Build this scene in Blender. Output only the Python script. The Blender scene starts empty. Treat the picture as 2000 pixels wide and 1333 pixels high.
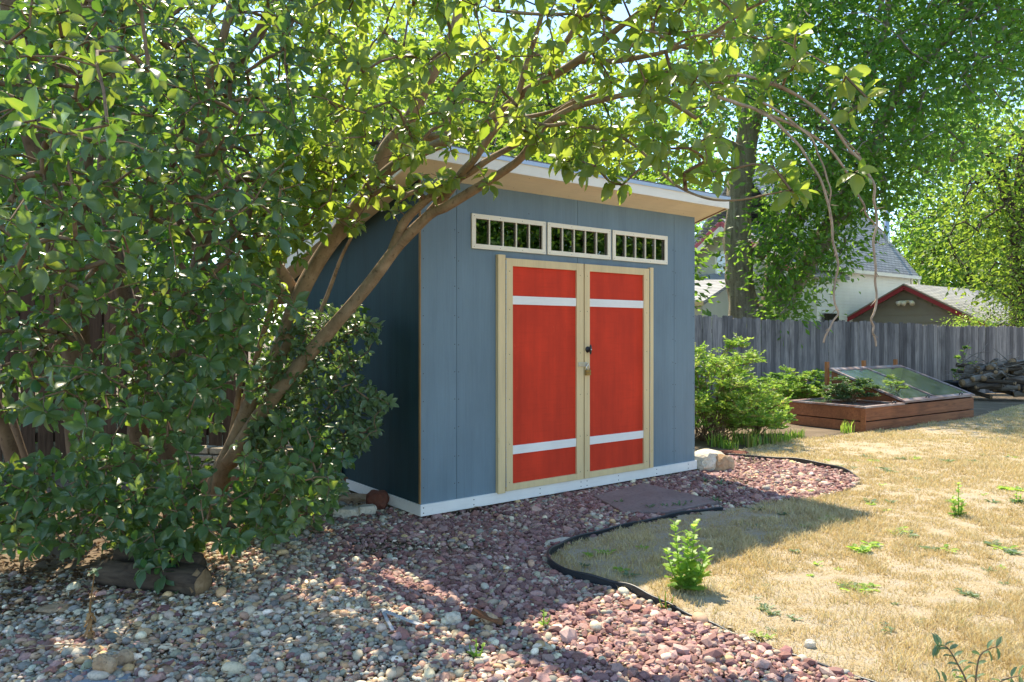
import bpy, math, random
import numpy as np
from mathutils import Vector, Matrix, noise

random.seed(7)
RS = np.random.RandomState(11)
PI = math.pi
SC = bpy.context.scene
COL = SC.collection

# ------------------------------------------------------------------ camera
F = 1462.0; CX = 1000.0; CY = 651.0; CH = 1.35
cam = bpy.data.cameras.new('camera')
cam.sensor_width = 36; cam.lens = 36 * F / 2000.0
cam.shift_y = -15.5 / 2000.0
cam.clip_start = 0.05; cam.clip_end = 3000
cob = bpy.data.objects.new('camera', cam); COL.objects.link(cob)
cob.location = (0, 0, CH); cob.rotation_euler = (PI / 2, 0, 0)
SC.camera = cob

# ------------------------------------------------------------------ sky, sun, exposure
TOSUN = Vector((-0.60, 1.63, 2.65)).normalized()
w = bpy.data.worlds.new("World"); SC.world = w; w.use_nodes = True
nt = w.node_tree
bg = nt.nodes['Background']
sky = nt.nodes.new('ShaderNodeTexSky'); sky.sky_type = 'NISHITA'; sky.sun_disc = False
sky.sun_elevation = math.asin(TOSUN.z); sky.sun_rotation = math.atan2(TOSUN.x, TOSUN.y)
sky.altitude = 2000; sky.air_density = 1.0; sky.dust_density = 0.0; sky.ozone_density = 3.0
wt = nt.nodes.new('ShaderNodeMix'); wt.data_type = 'RGBA'; wt.blend_type = 'MULTIPLY'; wt.inputs[0].default_value = 1
wt.inputs[7].default_value = (0.97, 0.93, 0.83, 1)
nt.links.new(sky.outputs[0], wt.inputs[6]); nt.links.new(wt.outputs[2], bg.inputs[0]); bg.inputs[1].default_value = 0.15
sl = bpy.data.lights.new('sun', 'SUN'); sl.energy = 2.8; sl.angle = math.radians(0.5); sl.color = (1.0, 0.89, 0.70)
so = bpy.data.objects.new('sun', sl); COL.objects.link(so)
so.rotation_euler = (-TOSUN).to_track_quat('-Z', 'Y').to_euler(); so.location = (0, 0, 30)
SC.view_settings.view_transform = 'Standard'; SC.view_settings.look = 'None'
SC.view_settings.exposure = 1.87; SC.view_settings.gamma = 1; SC.view_settings.use_curve_mapping = False
cy = SC.cycles
cy.max_bounces = 8; cy.diffuse_bounces = 5; cy.glossy_bounces = 3; cy.transmission_bounces = 6
cy.transparent_max_bounces = 8; cy.use_denoising = True; cy.caustics_reflective = False; cy.caustics_refractive = False
cy.sample_clamp_indirect = 6.0

# ------------------------------------------------------------------ helpers
def P(px, py, d):
    return Vector(((px - CX) / F * d, d, CH - (py - CY) / F * d))
def G(px, py, z=0.0):
    d = (CH - z) * F / (py - CY)
    return Vector(((px - CX) / F * d, d, z))
def sstep(a, b, x):
    t = min(1, max(0, (x - a) / (b - a))); return t * t * (3 - 2 * t)
def gh(x, y):
    return -0.35 * sstep(12, 21, y) * sstep(4, 16, x)

MATW = {}
def props(o, label=None, cat=None, group=None, kind=None):
    if label: o['label'] = label
    if cat: o['category'] = cat
    if group: o['group'] = group
    if kind: o['kind'] = kind
    return o
def thing(name, label, cat, loc=(0, 0, 0), rotz=0, group=None):
    o = bpy.data.objects.new(name, None); COL.objects.link(o)
    o.location = loc; o.rotation_euler = (0, 0, rotz); o.empty_display_size = 0.1
    MATW[o] = Matrix.Translation(Vector(loc)) @ Matrix.Rotation(rotz, 4, 'Z')
    return props(o, label, cat, group)

class MB:
    def __init__(s): s.v = []; s.f = []; s.m = []; s.sm = []
    def add(s, vs, fs, mi=0, smooth=False):
        b = len(s.v); s.v += [tuple(v) for v in vs]
        for f in fs: s.f.append([b + i for i in f]); s.m.append(mi); s.sm.append(smooth)
    def box(s, x0, x1, y0, y1, z0, z1, mi=0):
        s.add([(x0,y0,z0),(x1,y0,z0),(x1,y1,z0),(x0,y1,z0),(x0,y0,z1),(x1,y0,z1),(x1,y1,z1),(x0,y1,z1)],
              [(0,3,2,1),(4,5,6,7),(0,1,5,4),(1,2,6,5),(2,3,7,6),(3,0,4,7)], mi)
    def hexa(s, p, mi=0):   # 8 points ordered like box
        s.add(p, [(0,3,2,1),(4,5,6,7),(0,1,5,4),(1,2,6,5),(2,3,7,6),(3,0,4,7)], mi)
    def bar(s, a, b, wd, ht, up=(0,0,1), mi=0):  # rectangular bar from a to b
        a = Vector(a); b = Vector(b); d = (b - a).normalized(); up = Vector(up)
        sd = d.cross(up).normalized(); u = sd.cross(d).normalized()
        sd *= wd / 2; u *= ht / 2
        s.hexa([a-sd-u, a+sd-u, b+sd-u, b-sd-u, a-sd+u, a+sd+u, b+sd+u, b-sd+u], mi)
    def prism(s, poly, ext, mi=0):  # poly: 3D points (planar), extruded by vector ext
        n = len(poly); ext = Vector(ext)
        vs = [Vector(p) for p in poly] + [Vector(p) + ext for p in poly]
        fs = [tuple(range(n - 1, -1, -1)), tuple(range(n, 2 * n))] + [(i, (i+1) % n, n + (i+1) % n, n + i) for i in range(n)]
        s.add(vs, fs, mi)
    def tube(s, pts, rad, n=8, mi=0, caps=True, rough=0.0):
        pts = [Vector(p) for p in pts]
        if len(pts) < 2: return
        if not hasattr(rad, '__len__'): rad = [rad] * len(pts)
        d0 = (pts[1] - pts[0]).normalized()
        u = d0.orthogonal().normalized(); vs = []
        for i, p in enumerate(pts):
            d = (pts[min(i+1, len(pts)-1)] - pts[max(i-1, 0)])
            if d.length < 1e-9: d = d0.copy()
            d.normalize()
            u = u - d * u.dot(d)
            if u.length < 1e-6: u = d.orthogonal()
            u.normalize(); v = d.cross(u)
            for k in range(n):
                a = 2 * PI * k / n; r = rad[i]
                if rough:
                    r *= 1 + rough * noise.noise(Vector((p.x*3+math.cos(a)*1.6, p.y*3+math.sin(a)*1.6, p.z*1.6)))
                vs.append(p + u * (math.cos(a) * r) + v * (math.sin(a) * r))
        fs = []
        for i in range(len(pts) - 1):
            for k in range(n):
                k2 = (k + 1) % n
                fs.append((i*n+k, i*n+k2, (i+1)*n+k2, (i+1)*n+k))
        if caps and n > 4:
            fs.append(tuple(range(n-1, -1, -1))); fs.append(tuple((len(pts)-1)*n + k for k in range(n)))
        s.add(vs, fs, mi, True)
    def lathe(s, prof, c=(0,0,0), ax='z', n=20, mi=0, smooth=True):
        vs = []; c = Vector(c)
        for r, h in prof:
            for k in range(n):
                a = 2*PI*k/n; x, y = r*math.cos(a), r*math.sin(a)
                vs.append(c + Vector((x,y,h) if ax == 'z' else ((x,-h,y) if ax == 'y' else (h,x,y))))
        fs = [(i*n+k, i*n+(k+1)%n, (i+1)*n+(k+1)%n, (i+1)*n+k) for i in range(len(prof)-1) for k in range(n)]
        fs += [tuple(range(n-1,-1,-1)), tuple((len(prof)-1)*n+k for k in range(n))]
        s.add(vs, fs, mi, smooth)
    def merge(s, o, mi):
        b = len(s.v); s.v += o.v; s.f += [[b+i for i in f] for f in o.f]; s.m += [mi]*len(o.f); s.sm += o.sm
    def build(s, name, mats, parent=None, world=False, loc=None, bevel=0, **pr):
        me = bpy.data.meshes.new(name)
        vs = s.v
        if world and parent is not None:
            inv = MATW[parent].inverted(); vs = [inv @ Vector(v) for v in vs]
        elif loc is not None:
            l = Vector(loc); vs = [Vector(v) - l for v in vs]
        me.from_pydata(vs, [], s.f)
        if not isinstance(mats, (list, tuple)): mats = [mats]
        for m in mats: me.materials.append(m)
        me.polygons.foreach_set('material_index', s.m); me.polygons.foreach_set('use_smooth', s.sm)
        me.update()
        o = bpy.data.objects.new(name, me); COL.objects.link(o)
        if parent is not None: o.parent = parent; MATW[o] = MATW[parent]
        elif loc is not None: o.location = loc; MATW[o] = Matrix.Translation(Vector(loc))
        else: MATW[o] = Matrix.Identity(4)
        if bevel:
            b = o.modifiers.new('bevel', 'BEVEL'); b.width = bevel; b.segments = 2; b.limit_method = 'ANGLE'
        return props(o, pr.get('label'), pr.get('cat'), pr.get('group'), pr.get('kind'))

def np_mesh(name, V, T, mat, parent=None, tint=None, col=None, smooth=True, loc=None, **pr):
    V = np.asarray(V, dtype=np.float32).reshape(-1, 3)
    if parent is not None: V = V - np.array(MATW[parent].translation, dtype=np.float32)
    elif loc is not None: V = V - np.array(loc, dtype=np.float32)
    T = np.asarray(T, dtype=np.int32)
    me = bpy.data.meshes.new(name)
    me.vertices.add(len(V)); me.vertices.foreach_set('co', V.ravel())
    me.loops.add(T.size); me.loops.foreach_set('vertex_index', T.ravel())
    me.polygons.add(len(T)); k = T.shape[1]
    me.polygons.foreach_set('loop_start', np.arange(len(T), dtype=np.int32) * k)
    me.polygons.foreach_set('use_smooth', np.full(len(T), smooth, dtype=bool) if np.isscalar(smooth) else smooth)
    me.materials.append(mat)
    if tint is not None:
        a = me.attributes.new('tint', 'FLOAT', 'POINT'); a.data.foreach_set('value', np.asarray(tint, dtype=np.float32))
    if col is not None:
        a = me.attributes.new('col', 'FLOAT_COLOR', 'POINT')
        c4 = np.ones((len(V), 4), dtype=np.float32); c4[:, :3] = col; a.data.foreach_set('color', c4.ravel())
    me.update(calc_edges=True)
    o = bpy.data.objects.new(name, me); COL.objects.link(o)
    if parent is not None: o.parent = parent; MATW[o] = MATW[parent]
    elif loc is not None: o.location = loc; MATW[o] = Matrix.Translation(Vector(loc))
    return props(o, pr.get('label'), pr.get('cat'), pr.get('group'), pr.get('kind'))

def copy_tree(o, parent=None):
    c = o.copy(); COL.objects.link(c); c.parent = parent
    for ch in list(o.children): copy_tree(ch, c)
    return c
def inpoly(x, y, poly):
    x = np.asarray(x); y = np.asarray(y); r = np.zeros(x.shape, bool); n = len(poly)
    for i in range(n):
        x1, y1 = poly[i][0], poly[i][1]; x2, y2 = poly[(i+1) % n][0], poly[(i+1) % n][1]
        if y1 == y2: continue
        c = ((y1 > y) != (y2 > y)) & (x < (x2-x1)*(y-y1)/(y2-y1)+x1)
        r ^= c
    return r
def catmull(pts, n=6):
    pts = [Vector(p) for p in pts]; out = []
    for i in range(len(pts)-1):
        p0 = pts[max(i-1,0)]; p1 = pts[i]; p2 = pts[i+1]; p3 = pts[min(i+2,len(pts)-1)]
        for k in range(n):
            t = k/n
            out.append(0.5*((2*p1)+(p2-p0)*t+(2*p0-5*p1+4*p2-p3)*t*t+(-p0+3*p1-3*p2+p3)*t**3))
    out.append(pts[-1]); return out
def lerpl(a, b, n): return [a+(b-a)*i/(n-1) for i in range(n)]

# ------------------------------------------------------------------ materials
class NM:
    def __init__(s, name):
        s.m = bpy.data.materials.new(name); s.m.use_nodes = True; s.t = s.m.node_tree
        s.b = s.t.nodes['Principled BSDF']; s.o = s.t.nodes['Material Output']
    def n(s, typ, **kw):
        nd = s.t.nodes.new(typ)
        for k, v in kw.items():
            if k.startswith('i_'): nd.inputs[int(k[2:])].default_value = v
            else: setattr(nd, k, v)
        return nd
    def l(s, a, b): s.t.links.new(a, b)
    def coord(s, scale=(1,1,1), kind='Object'):
        tc = s.n('ShaderNodeTexCoord'); mp = s.n('ShaderNodeMapping'); mp.inputs[3].default_value = scale
        s.l(tc.outputs[kind], mp.inputs[0]); return mp.outputs[0]
    def noise(s, vec, scale, detail=4, rough=0.6, dist=0):
        nd = s.n('ShaderNodeTexNoise'); s.l(vec, nd.inputs['Vector'])
        nd.inputs['Scale'].default_value = scale; nd.inputs['Detail'].default_value = detail
        nd.inputs['Roughness'].default_value = rough; nd.inputs['Distortion'].default_value = dist
        return nd.outputs[0]
    def ramp(s, fac, stops):
        r = s.n('ShaderNodeValToRGB'); el = r.color_ramp.elements
        while len(el) < len(stops): el.new(0.5)
        for e, (p, c) in zip(el, stops): e.position = p; e.color = (*c, 1) if len(c) == 3 else c
        s.l(fac, r.inputs[0]); return r.outputs[0]
    def mix(s, a, b, fac, mode='MIX'):
        m = s.n('ShaderNodeMix', data_type='RGBA', blend_type=mode)
        for sock, v in ((m.inputs[6], a), (m.inputs[7], b), (m.inputs[0], fac)):
            if isinstance(v, (int, float)): sock.default_value = v
            elif isinstance(v, tuple): sock.default_value = (*v, 1)
            else: s.l(v, sock)
        return m.outputs[2]
    def bump(s, h, strength=0.3, dist=0.01):
        b = s.n('ShaderNodeBump'); b.inputs['Strength'].default_value = strength; b.inputs['Distance'].default_value = dist
        s.l(h, b.inputs['Height']); s.l(b.outputs[0], s.b.inputs['Normal']); return b
    def base(s, c, rough=0.6, spec=0.5, metal=0):
        if isinstance(c, tuple): s.b.inputs['Base Color'].default_value = (*c, 1)
        else: s.l(c, s.b.inputs['Base Color'])
        s.b.inputs['Roughness'].default_value = rough; s.b.inputs['Specular IOR Level'].default_value = spec
        s.b.inputs['Metallic'].default_value = metal
        return s.m

def streaky(m, amt=.12):
    q = m.node_tree; b = q.nodes['Principled BSDF']; src = b.inputs['Base Color'].links[0].from_socket
    tc = q.nodes.new('ShaderNodeTexCoord'); mp = q.nodes.new('ShaderNodeMapping'); mp.inputs[3].default_value = (4,4,.25); q.links.new(tc.outputs['Object'], mp.inputs[0])
    n = q.nodes.new('ShaderNodeTexNoise'); n.inputs['Scale'].default_value = 3; n.inputs['Detail'].default_value = 7; n.inputs['Roughness'].default_value = .7; q.links.new(mp.outputs[0], n.inputs['Vector'])
    rp = q.nodes.new('ShaderNodeValToRGB'); rp.color_ramp.elements[0].position = .35; rp.color_ramp.elements[1].position = .7
    rp.color_ramp.elements[0].color = (1-amt,1-amt,1-amt,1); rp.color_ramp.elements[1].color = (1+amt,1+amt,1+amt*.8,1); q.links.new(n.outputs[0], rp.inputs[0])
    mx = q.nodes.new('ShaderNodeMix'); mx.data_type = 'RGBA'; mx.blend_type = 'MULTIPLY'; mx.inputs[0].default_value = 1; q.links.new(src, mx.inputs[6]); q.links.new(rp.outputs[0], mx.inputs[7]); q.links.new(mx.outputs[2], b.inputs['Base Color']); return m
def leaf_mat(name, cols, trans, tfac=0.45, rough=0.4, spec=0.5, under=None):
    q = NM(name)
    at = q.n('ShaderNodeAttribute', attribute_name='tint')
    c = q.ramp(at.outputs['Fac'], [(i/(len(cols)-1), k) for i, k in enumerate(cols)])
    if under:
        g = q.n('ShaderNodeNewGeometry'); c = q.mix(c, under, g.outputs['Backfacing'])
    q.base(c, rough, spec)
    tr = q.n('ShaderNodeBsdfTranslucent')
    tc = q.ramp(at.outputs['Fac'], [(i/(len(trans)-1), k) for i, k in enumerate(trans)])
    q.l(tc, tr.inputs[0])
    mx = q.n('ShaderNodeMixShader'); mx.inputs[0].default_value = tfac
    q.l(q.b.outputs[0], mx.inputs[1]); q.l(tr.outputs[0], mx.inputs[2]); q.l(mx.outputs[0], q.o.inputs[0])
    return q.m
def bark_mat(name, c1, c2, sc=14, zs=0.25, st=0.6, dist=0.02):
    q = NM(name); v = q.coord((1, 1, zs)); f = q.noise(v, sc, 6, 0.65, 0.6)
    g = q.noise(q.coord(), 26, 6, 0.75, 0.3); h = q.noise(q.coord(), 5, 5, 0.7)
    c = q.ramp(f, [(0.3, c1), (0.7, c2)]); c = q.mix(c, tuple(x*0.45 for x in c1), q.ramp(g, [(0.55, (0,0,0)), (0.68, (0.9,0.9,0.9))]))
    c = q.mix(c, tuple(min(.6, x*1.25+.03) for x in c2), q.ramp(h, [(0.56, (0,0,0)), (0.7, (0.6,0.6,0.6))]))
    m2 = q.mix(f, g, 0.4); q.base(c, 0.85, 0.2); q.bump(m2, st*1.4, dist*1.3); return q.m
def paint_mat(name, c, rough=0.55, var=0.12, grain=(1,1,1), gs=40, bst=0.12, bd=0.003, wear=None):
    q = NM(name); v = q.coord(grain); f = q.noise(v, gs, 5, 0.6); v2 = q.coord((1,1,0.5)); g = q.noise(v2, 3, 4, 0.6)
    d = tuple(x*(1-var*1.6) for x in c); l = tuple(min(1, x*(1+var)) for x in c)
    col = q.ramp(g, [(0.3, d), (0.7, l)])
    col = q.mix(col, tuple(x*0.8 for x in c), q.ramp(f, [(0.5, (0,0,0)), (0.8, (0.6,0.6,0.6))]))
    if wear:
        h = q.noise(q.coord((2.5,2.5,1.0)), 7, 7, 0.75)
        col = q.mix(col, wear, q.ramp(h, [(0.64, (0,0,0)), (0.74, (1,1,1))]))
    q.base(col, rough, 0.35); q.bump(f, bst, bd); return q.m
def wood_mat(name, c1, c2, axis=0, rough=0.7, sc=9, stretch=0.08):
    q = NM(name); s = [1, 1, 1]; s[axis] = stretch
    f = q.noise(q.coord(tuple(s)), sc*3, 6, 0.65, 1.2)
    g = q.noise(q.coord(), 2.2, 3, 0.5)
    c = q.ramp(f, [(0.3, c1), (0.68, c2)])
    c = q.mix(c, tuple(x*0.6 for x in c1), q.ramp(g, [(0.45, (0,0,0)), (0.8, (0.7,0.7,0.7))]))
    q.base(c, rough, 0.3); q.bump(f, 0.35, 0.004); return q.m

M = {}
M['bark'] = bark_mat('smooth brown bark', (0.20,0.135,0.075), (0.38,0.27,0.165), 10, 0.5, 0.45, 0.008)
M['barkdim'] = bark_mat('brown stem bark', (0.10,0.066,0.04), (0.21,0.145,0.09), 10, 0.5, 0.45, 0.008)
M['twig'] = bark_mat('twig bark', (0.13,0.085,0.05), (0.27,0.18,0.11), 12, 0.6, 0.2, 0.003)
M['vine'] = bark_mat('dry vine bark', (0.24,0.17,0.11), (0.48,0.36,0.26), 20, 0.6, 0.2, 0.003)
M['greybark'] = bark_mat('furrowed grey bark', (0.17,0.14,0.11), (0.50,0.42,0.33), 7, 0.12, 1.0, 0.06)
M['darkbark'] = bark_mat('dark bark', (0.05,0.035,0.028), (0.12,0.09,0.07), 8, 0.2, 0.8, 0.03)
M['leaf'] = leaf_mat('shade toned broad leaf', [(0.022,0.085,0.040),(0.034,0.115,0.048),(0.055,0.14,0.045),(0.10,0.18,0.045)],
                     [(0.12,0.28,0.03),(0.26,0.46,0.04),(0.55,0.66,0.07)], 0.36, 0.34, 0.55, under=(0.075,0.13,0.055))  # same species as leaflime; the left thicket's shade is put into the colour
M['leaflime'] = leaf_mat('sun toned broad leaf', [(0.025,0.085,0.03),(0.045,0.12,0.035),(0.08,0.155,0.04),(0.13,0.20,0.045)],
                     [(0.30,0.46,0.03),(0.46,0.60,0.05),(0.66,0.74,0.10)], 0.50, 0.36, 0.5, under=(0.11,0.17,0.05))  # same leaf, with the backlit glow of the canopy put into the colour
M['leafsmall'] = leaf_mat('small green leaf', [(0.03,0.08,0.032),(0.05,0.12,0.04),(0.08,0.16,0.04)],
                     [(0.14,0.28,0.04),(0.26,0.40,0.06)], 0.38, 0.33, 0.6, under=(0.13,0.19,0.09))
M['bgleaf'] = leaf_mat('tree leaf', [(0.035,0.10,0.03),(0.055,0.14,0.035),(0.09,0.18,0.04)],
                     [(0.22,0.46,0.05),(0.42,0.64,0.07)], 0.5, 0.45, 0.4)
M['bglime'] = leaf_mat('sunny tree leaf', [(0.045,0.10,0.025),(0.07,0.14,0.03),(0.11,0.18,0.035)],
                     [(0.28,0.46,0.04),(0.5,0.64,0.07)], 0.5, 0.5, 0.4)
M['needle'] = leaf_mat('spruce needle', [(0.012,0.028,0.018),(0.02,0.045,0.028)], [(0.03,0.06,0.02),(0.05,0.09,0.03)], 0.2, 0.6, 0.3)
M['rose'] = leaf_mat('yellow green leaf', [(0.09,0.21,0.03),(0.14,0.28,0.045),(0.24,0.34,0.06),(0.40,0.24,0.12)],
                     [(0.32,0.58,0.06),(0.56,0.72,0.10)], 0.45, 0.42, 0.45)
M['weed'] = leaf_mat('weed leaf', [(0.14,0.27,0.05),(0.22,0.38,0.07)], [(0.5,0.74,0.08),(0.65,0.85,0.14)], 0.5, 0.45, 0.4)
M['bluweed'] = leaf_mat('grey green weed leaf', [(0.10,0.17,0.09),(0.17,0.24,0.13)], [(0.2,0.35,0.10),(0.3,0.4,0.12)], 0.3, 0.5, 0.5)
M['deadleaf'] = leaf_mat('dead leaf', [(0.07,0.04,0.02),(0.16,0.09,0.045),(0.30,0.21,0.11)], [(0.2,0.1,0.04),(0.3,0.2,0.08)], 0.15, 0.7, 0.2)
M['straw'] = leaf_mat('dry grass blade', [(0.47,0.35,0.16),(0.64,0.51,0.26),(0.76,0.65,0.42),(0.24,0.30,0.10)],
                      [(0.55,0.41,0.16),(0.75,0.6,0.28)], 0.33, 0.6, 0.3)

def ground_mat(name, stops, sc=1.2, fine=60, rough=0.95, st=0.6):
    q = NM(name); v = q.coord(); a = q.noise(v, sc, 6, 0.62, 0.4); b = q.noise(v, fine, 5, 0.7)
    c = q.ramp(a, stops); c = q.mix(c, (0.10,0.08,0.06), q.ramp(b, [(0.5,(0,0,0)),(0.75,(0.6,0.6,0.6))]))
    q.base(c, rough, 0.15); q.bump(b, st, 0.02); return q.m
M['dirt'] = ground_mat('brown dirt and litter', [(0.3,(0.12,0.09,0.06)),(0.55,(0.20,0.15,0.10)),(0.75,(0.30,0.23,0.16))], 1.5, 45)
M['lawn'] = ground_mat('dry lawn soil', [(0.3,(0.42,0.31,0.17)),(0.45,(0.54,0.43,0.27)),(0.6,(0.52,0.44,0.33)),(0.7,(0.48,0.37,0.21))], 9, 70, .95, 1.0)
def pebble_mat():
    q = NM('river stone and crushed rock'); at = q.n('ShaderNodeAttribute', attribute_name='col')
    v = q.coord(); f = q.noise(v, 90, 4, 0.7)
    c = q.mix(at.outputs['Color'], (0.05,0.045,0.04), q.ramp(f, [(0.48,(0,0,0)),(0.8,(0.55,0.55,0.55))]))
    q.base(c, 0.75, 0.3); q.bump(f, 0.4, 0.003); return q.m
M['pebble'] = pebble_mat()
M['blue'] = paint_mat('grey blue barn paint', (0.158,0.222,0.265), 0.6, 0.07, (1,1,0.04), 60, 0.35, 0.004)
M['teal'] = paint_mat('deep teal wall colour', (0.018,0.05,0.06), 0.6, 0.08, (1,1,0.04), 60, 0.35, 0.004)  # left side wall only; far darker and more teal than the front
M['red'] = paint_mat('brick red door paint', (0.62,0.040,0.012), 0.75, 0.13, (0.06,1,1), 60, 0.3, 0.003, wear=(0.68,0.085,0.03))
M['cream'] = paint_mat('cream trim paint', (0.72,0.55,0.30), 0.6, 0.05, (1,1,0.06), 50, 0.25, 0.003, wear=(0.56,0.39,0.17))
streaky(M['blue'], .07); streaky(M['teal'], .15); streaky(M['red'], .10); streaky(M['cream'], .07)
M['soffit'] = paint_mat('cream soffit paint', (0.80,0.69,0.50), 0.65, 0.05, (0.06,1,1), 50, 0.2, 0.002)
M['fascia'] = paint_mat('off white fascia paint', (0.82,0.76,0.64), 0.6, 0.04, (0.06,1,1), 50, 0.2, 0.002)
M['white'] = paint_mat('white trim paint', (0.84,0.81,0.76), 0.5, 0.05, (0.1,1,1), 50, 0.15, 0.002, wear=(0.55,0.53,0.48))
M['winwhite'] = paint_mat('off white window trim', (0.85,0.77,0.60), 0.5, 0.03, (0.1,1,1), 50, 0.12, 0.002)
M['nail'] = NM('rusty nail').base((0.06,0.045,0.035), 0.6, 0.4, 0.5)
M['edgewood'] = wood_mat('raw plywood edge', (0.22,0.12,0.045), (0.42,0.26,0.11), 2)
M['rawwood'] = wood_mat('raw stud wood', (0.20,0.13,0.07), (0.36,0.25,0.14), 2)
M['metal'] = NM('galvanised metal').base((0.55,0.58,0.62), 0.35, 0.5, 0.9)
M['drip'] = NM('pale blue drip edge').base((0.5,0.58,0.72), 0.35, 0.5, 0.3)
M['brass'] = NM('aged brass').base((0.36,0.25,0.09), 0.4, 0.5, 0.8)
M['steel'] = NM('bright steel').base((0.66,0.66,0.63), 0.3, 0.5, 0.85)
M['black'] = NM('black metal').base((0.012,0.011,0.012), 0.35, 0.5)
M['plastic'] = NM('black edging plastic').base((0.018,0.022,0.028), 0.4, 0.5)
def glass_mat(name, tint=(0.6,0.6,0.58), ior=1.75, rough=0.01):
    q = NM(name); tr = q.n('ShaderNodeBsdfTransparent'); tr.inputs[0].default_value = (*tint, 1)
    gl = q.n('ShaderNodeBsdfGlossy'); gl.inputs['Roughness'].default_value = rough
    fr = q.n('ShaderNodeFresnel'); fr.inputs[0].default_value = ior
    mx = q.n('ShaderNodeMixShader'); q.l(fr.outputs[0], mx.inputs[0]); q.l(tr.outputs[0], mx.inputs[1]); q.l(gl.outputs[0], mx.inputs[2])
    q.l(mx.outputs[0], q.o.inputs[0]); return q.m
M['glass'] = glass_mat('window glass', ior=3.0)
def dusty():
    q = NM('dusty cold frame glass'); v = q.coord((3,0.5,1)); f = q.noise(v, 5, 6, 0.7, 1.0)
    c = q.ramp(f, [(0.3,(0.02,0.03,0.04)),(0.6,(0.07,0.095,0.12)),(0.8,(0.24,0.27,0.30))])
    q.base(c, 0.12, 0.9)
    tr = q.n('ShaderNodeBsdfTransparent'); mx = q.n('ShaderNodeMixShader'); mx.inputs[0].default_value = 0.8
    q.l(tr.outputs[0], mx.inputs[1]); q.l(q.b.outputs[0], mx.inputs[2]); q.l(mx.outputs[0], q.o.inputs[0]); return q.m
M['dusty'] = dusty()
M['cedar'] = wood_mat('stained cedar board', (0.16,0.052,0.022), (0.35,0.13,0.055), 0, 0.6)
M['cedarpeel'] = wood_mat('peeling lid frame', (0.20,0.07,0.035), (0.45,0.42,0.42), 0, 0.6, 4)
M['post'] = wood_mat('orange post', (0.30,0.11,0.035), (0.45,0.19,0.07), 2)
def shingle_mat(name, c1, c2, sc=3.0):
    q = NM(name); v = q.coord()
    b = q.n('ShaderNodeTexBrick', offset=0.5); q.l(v, b.inputs['Vector'])
    b.inputs['Scale'].default_value = sc; b.inputs['Mortar Size'].default_value = 0.025; b.inputs['Brick Width'].default_value = 0.9
    b.inputs['Row Height'].default_value = 0.42; b.inputs['Color1'].default_value = (*c1,1); b.inputs['Color2'].default_value = (*c2,1)
    b.inputs['Mortar'].default_value = (*(x*0.35 for x in c1),1)
    f = q.noise(v, 60, 4, 0.7); c = q.mix(b.outputs[0], (0.08,0.08,0.08), q.ramp(f, [(0.45,(0,0,0)),(0.8,(0.6,0.6,0.6))]))
    q.base(c, 0.9, 0.2); q.bump(b.outputs['Fac'], -0.6, 0.02); return q.m
M['shingle'] = shingle_mat('grey shingles', (0.30,0.31,0.34), (0.42,0.43,0.46))
M['shedroof'] = shingle_mat('dark shingles', (0.12,0.12,0.13), (0.2,0.2,0.21), 6)
M['siding'] = paint_mat('white lap siding', (0.84,0.82,0.74), 0.6, 0.03)
M['sidingold'] = paint_mat('pale cream siding', (0.56,0.57,0.48), 0.6, 0.03)
M['taupe'] = paint_mat('taupe siding', (0.25,0.22,0.175), 0.7, 0.03)
M['darkred'] = paint_mat('dark red fascia', (0.30,0.028,0.035), 0.5, 0.05)
M['pinkred'] = paint_mat('rose red fascia', (0.48,0.10,0.13), 0.5, 0.05)
M['stoneA'] = ground_mat('pale sandstone', [(0.3,(0.55,0.47,0.35)),(0.7,(0.74,0.68,0.56))], 6, 40, 0.9, 0.7)
M['stoneB'] = ground_mat('tan sandstone', [(0.3,(0.38,0.22,0.11)),(0.7,(0.56,0.42,0.28))], 8, 40, 0.9, 0.8)
M['stoneR'] = ground_mat('red sandstone', [(0.3,(0.14,0.05,0.032)),(0.7,(0.23,0.09,0.06))], 6, 40, 0.9, 0.7)
M['flag'] = ground_mat('smooth mauve flagstone', [(0.3,(0.24,0.17,0.15)),(0.7,(0.33,0.25,0.225))], 2.5, 30, 0.85, 0.15)
M['flagtan'] = ground_mat('dull tan stacked stone', [(0.3,(0.26,0.21,0.14)),(0.7,(0.42,0.36,0.26))], 7, 40, 0.9, 0.7)  # colour of the stacked stones toned down to a dull tan
M['oldtimber'] = wood_mat('old brown timber', (0.10,0.055,0.03), (0.24,0.13,0.065), 0)
M['slate'] = ground_mat('blue grey flat stone', [(0.3,(0.22,0.25,0.28)),(0.7,(0.31,0.33,0.35))], 5, 30, 0.8, 0.2)
M['logend'] = wood_mat('cut log end', (0.20,0.115,0.05), (0.42,0.29,0.17), 0, 0.8, 6, 0.3)
M['logbark'] = wood_mat('black log bark', (0.035,0.024,0.018), (0.13,0.095,0.065), 0, 0.9, 8, 0.15)
M['drylog'] = wood_mat('weathered grey log', (0.10,0.085,0.07), (0.36,0.31,0.26), 0, 0.85, 8, 0.12)
M['plasticwhite'] = NM('pale plastic scrap').base((0.40,0.41,0.42), 0.4, 0.4)
M['rust'] = ground_mat('rusty scrap', [(0.3,(0.12,0.05,0.025)),(0.7,(0.26,0.12,0.06))], 10, 40)
M['dryplant'] = leaf_mat('dry brown plant', [(0.30,0.17,0.07),(0.45,0.28,0.12)], [(0.4,0.24,0.1),(0.5,0.3,0.12)], 0.3, 0.7, 0.2)
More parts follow.
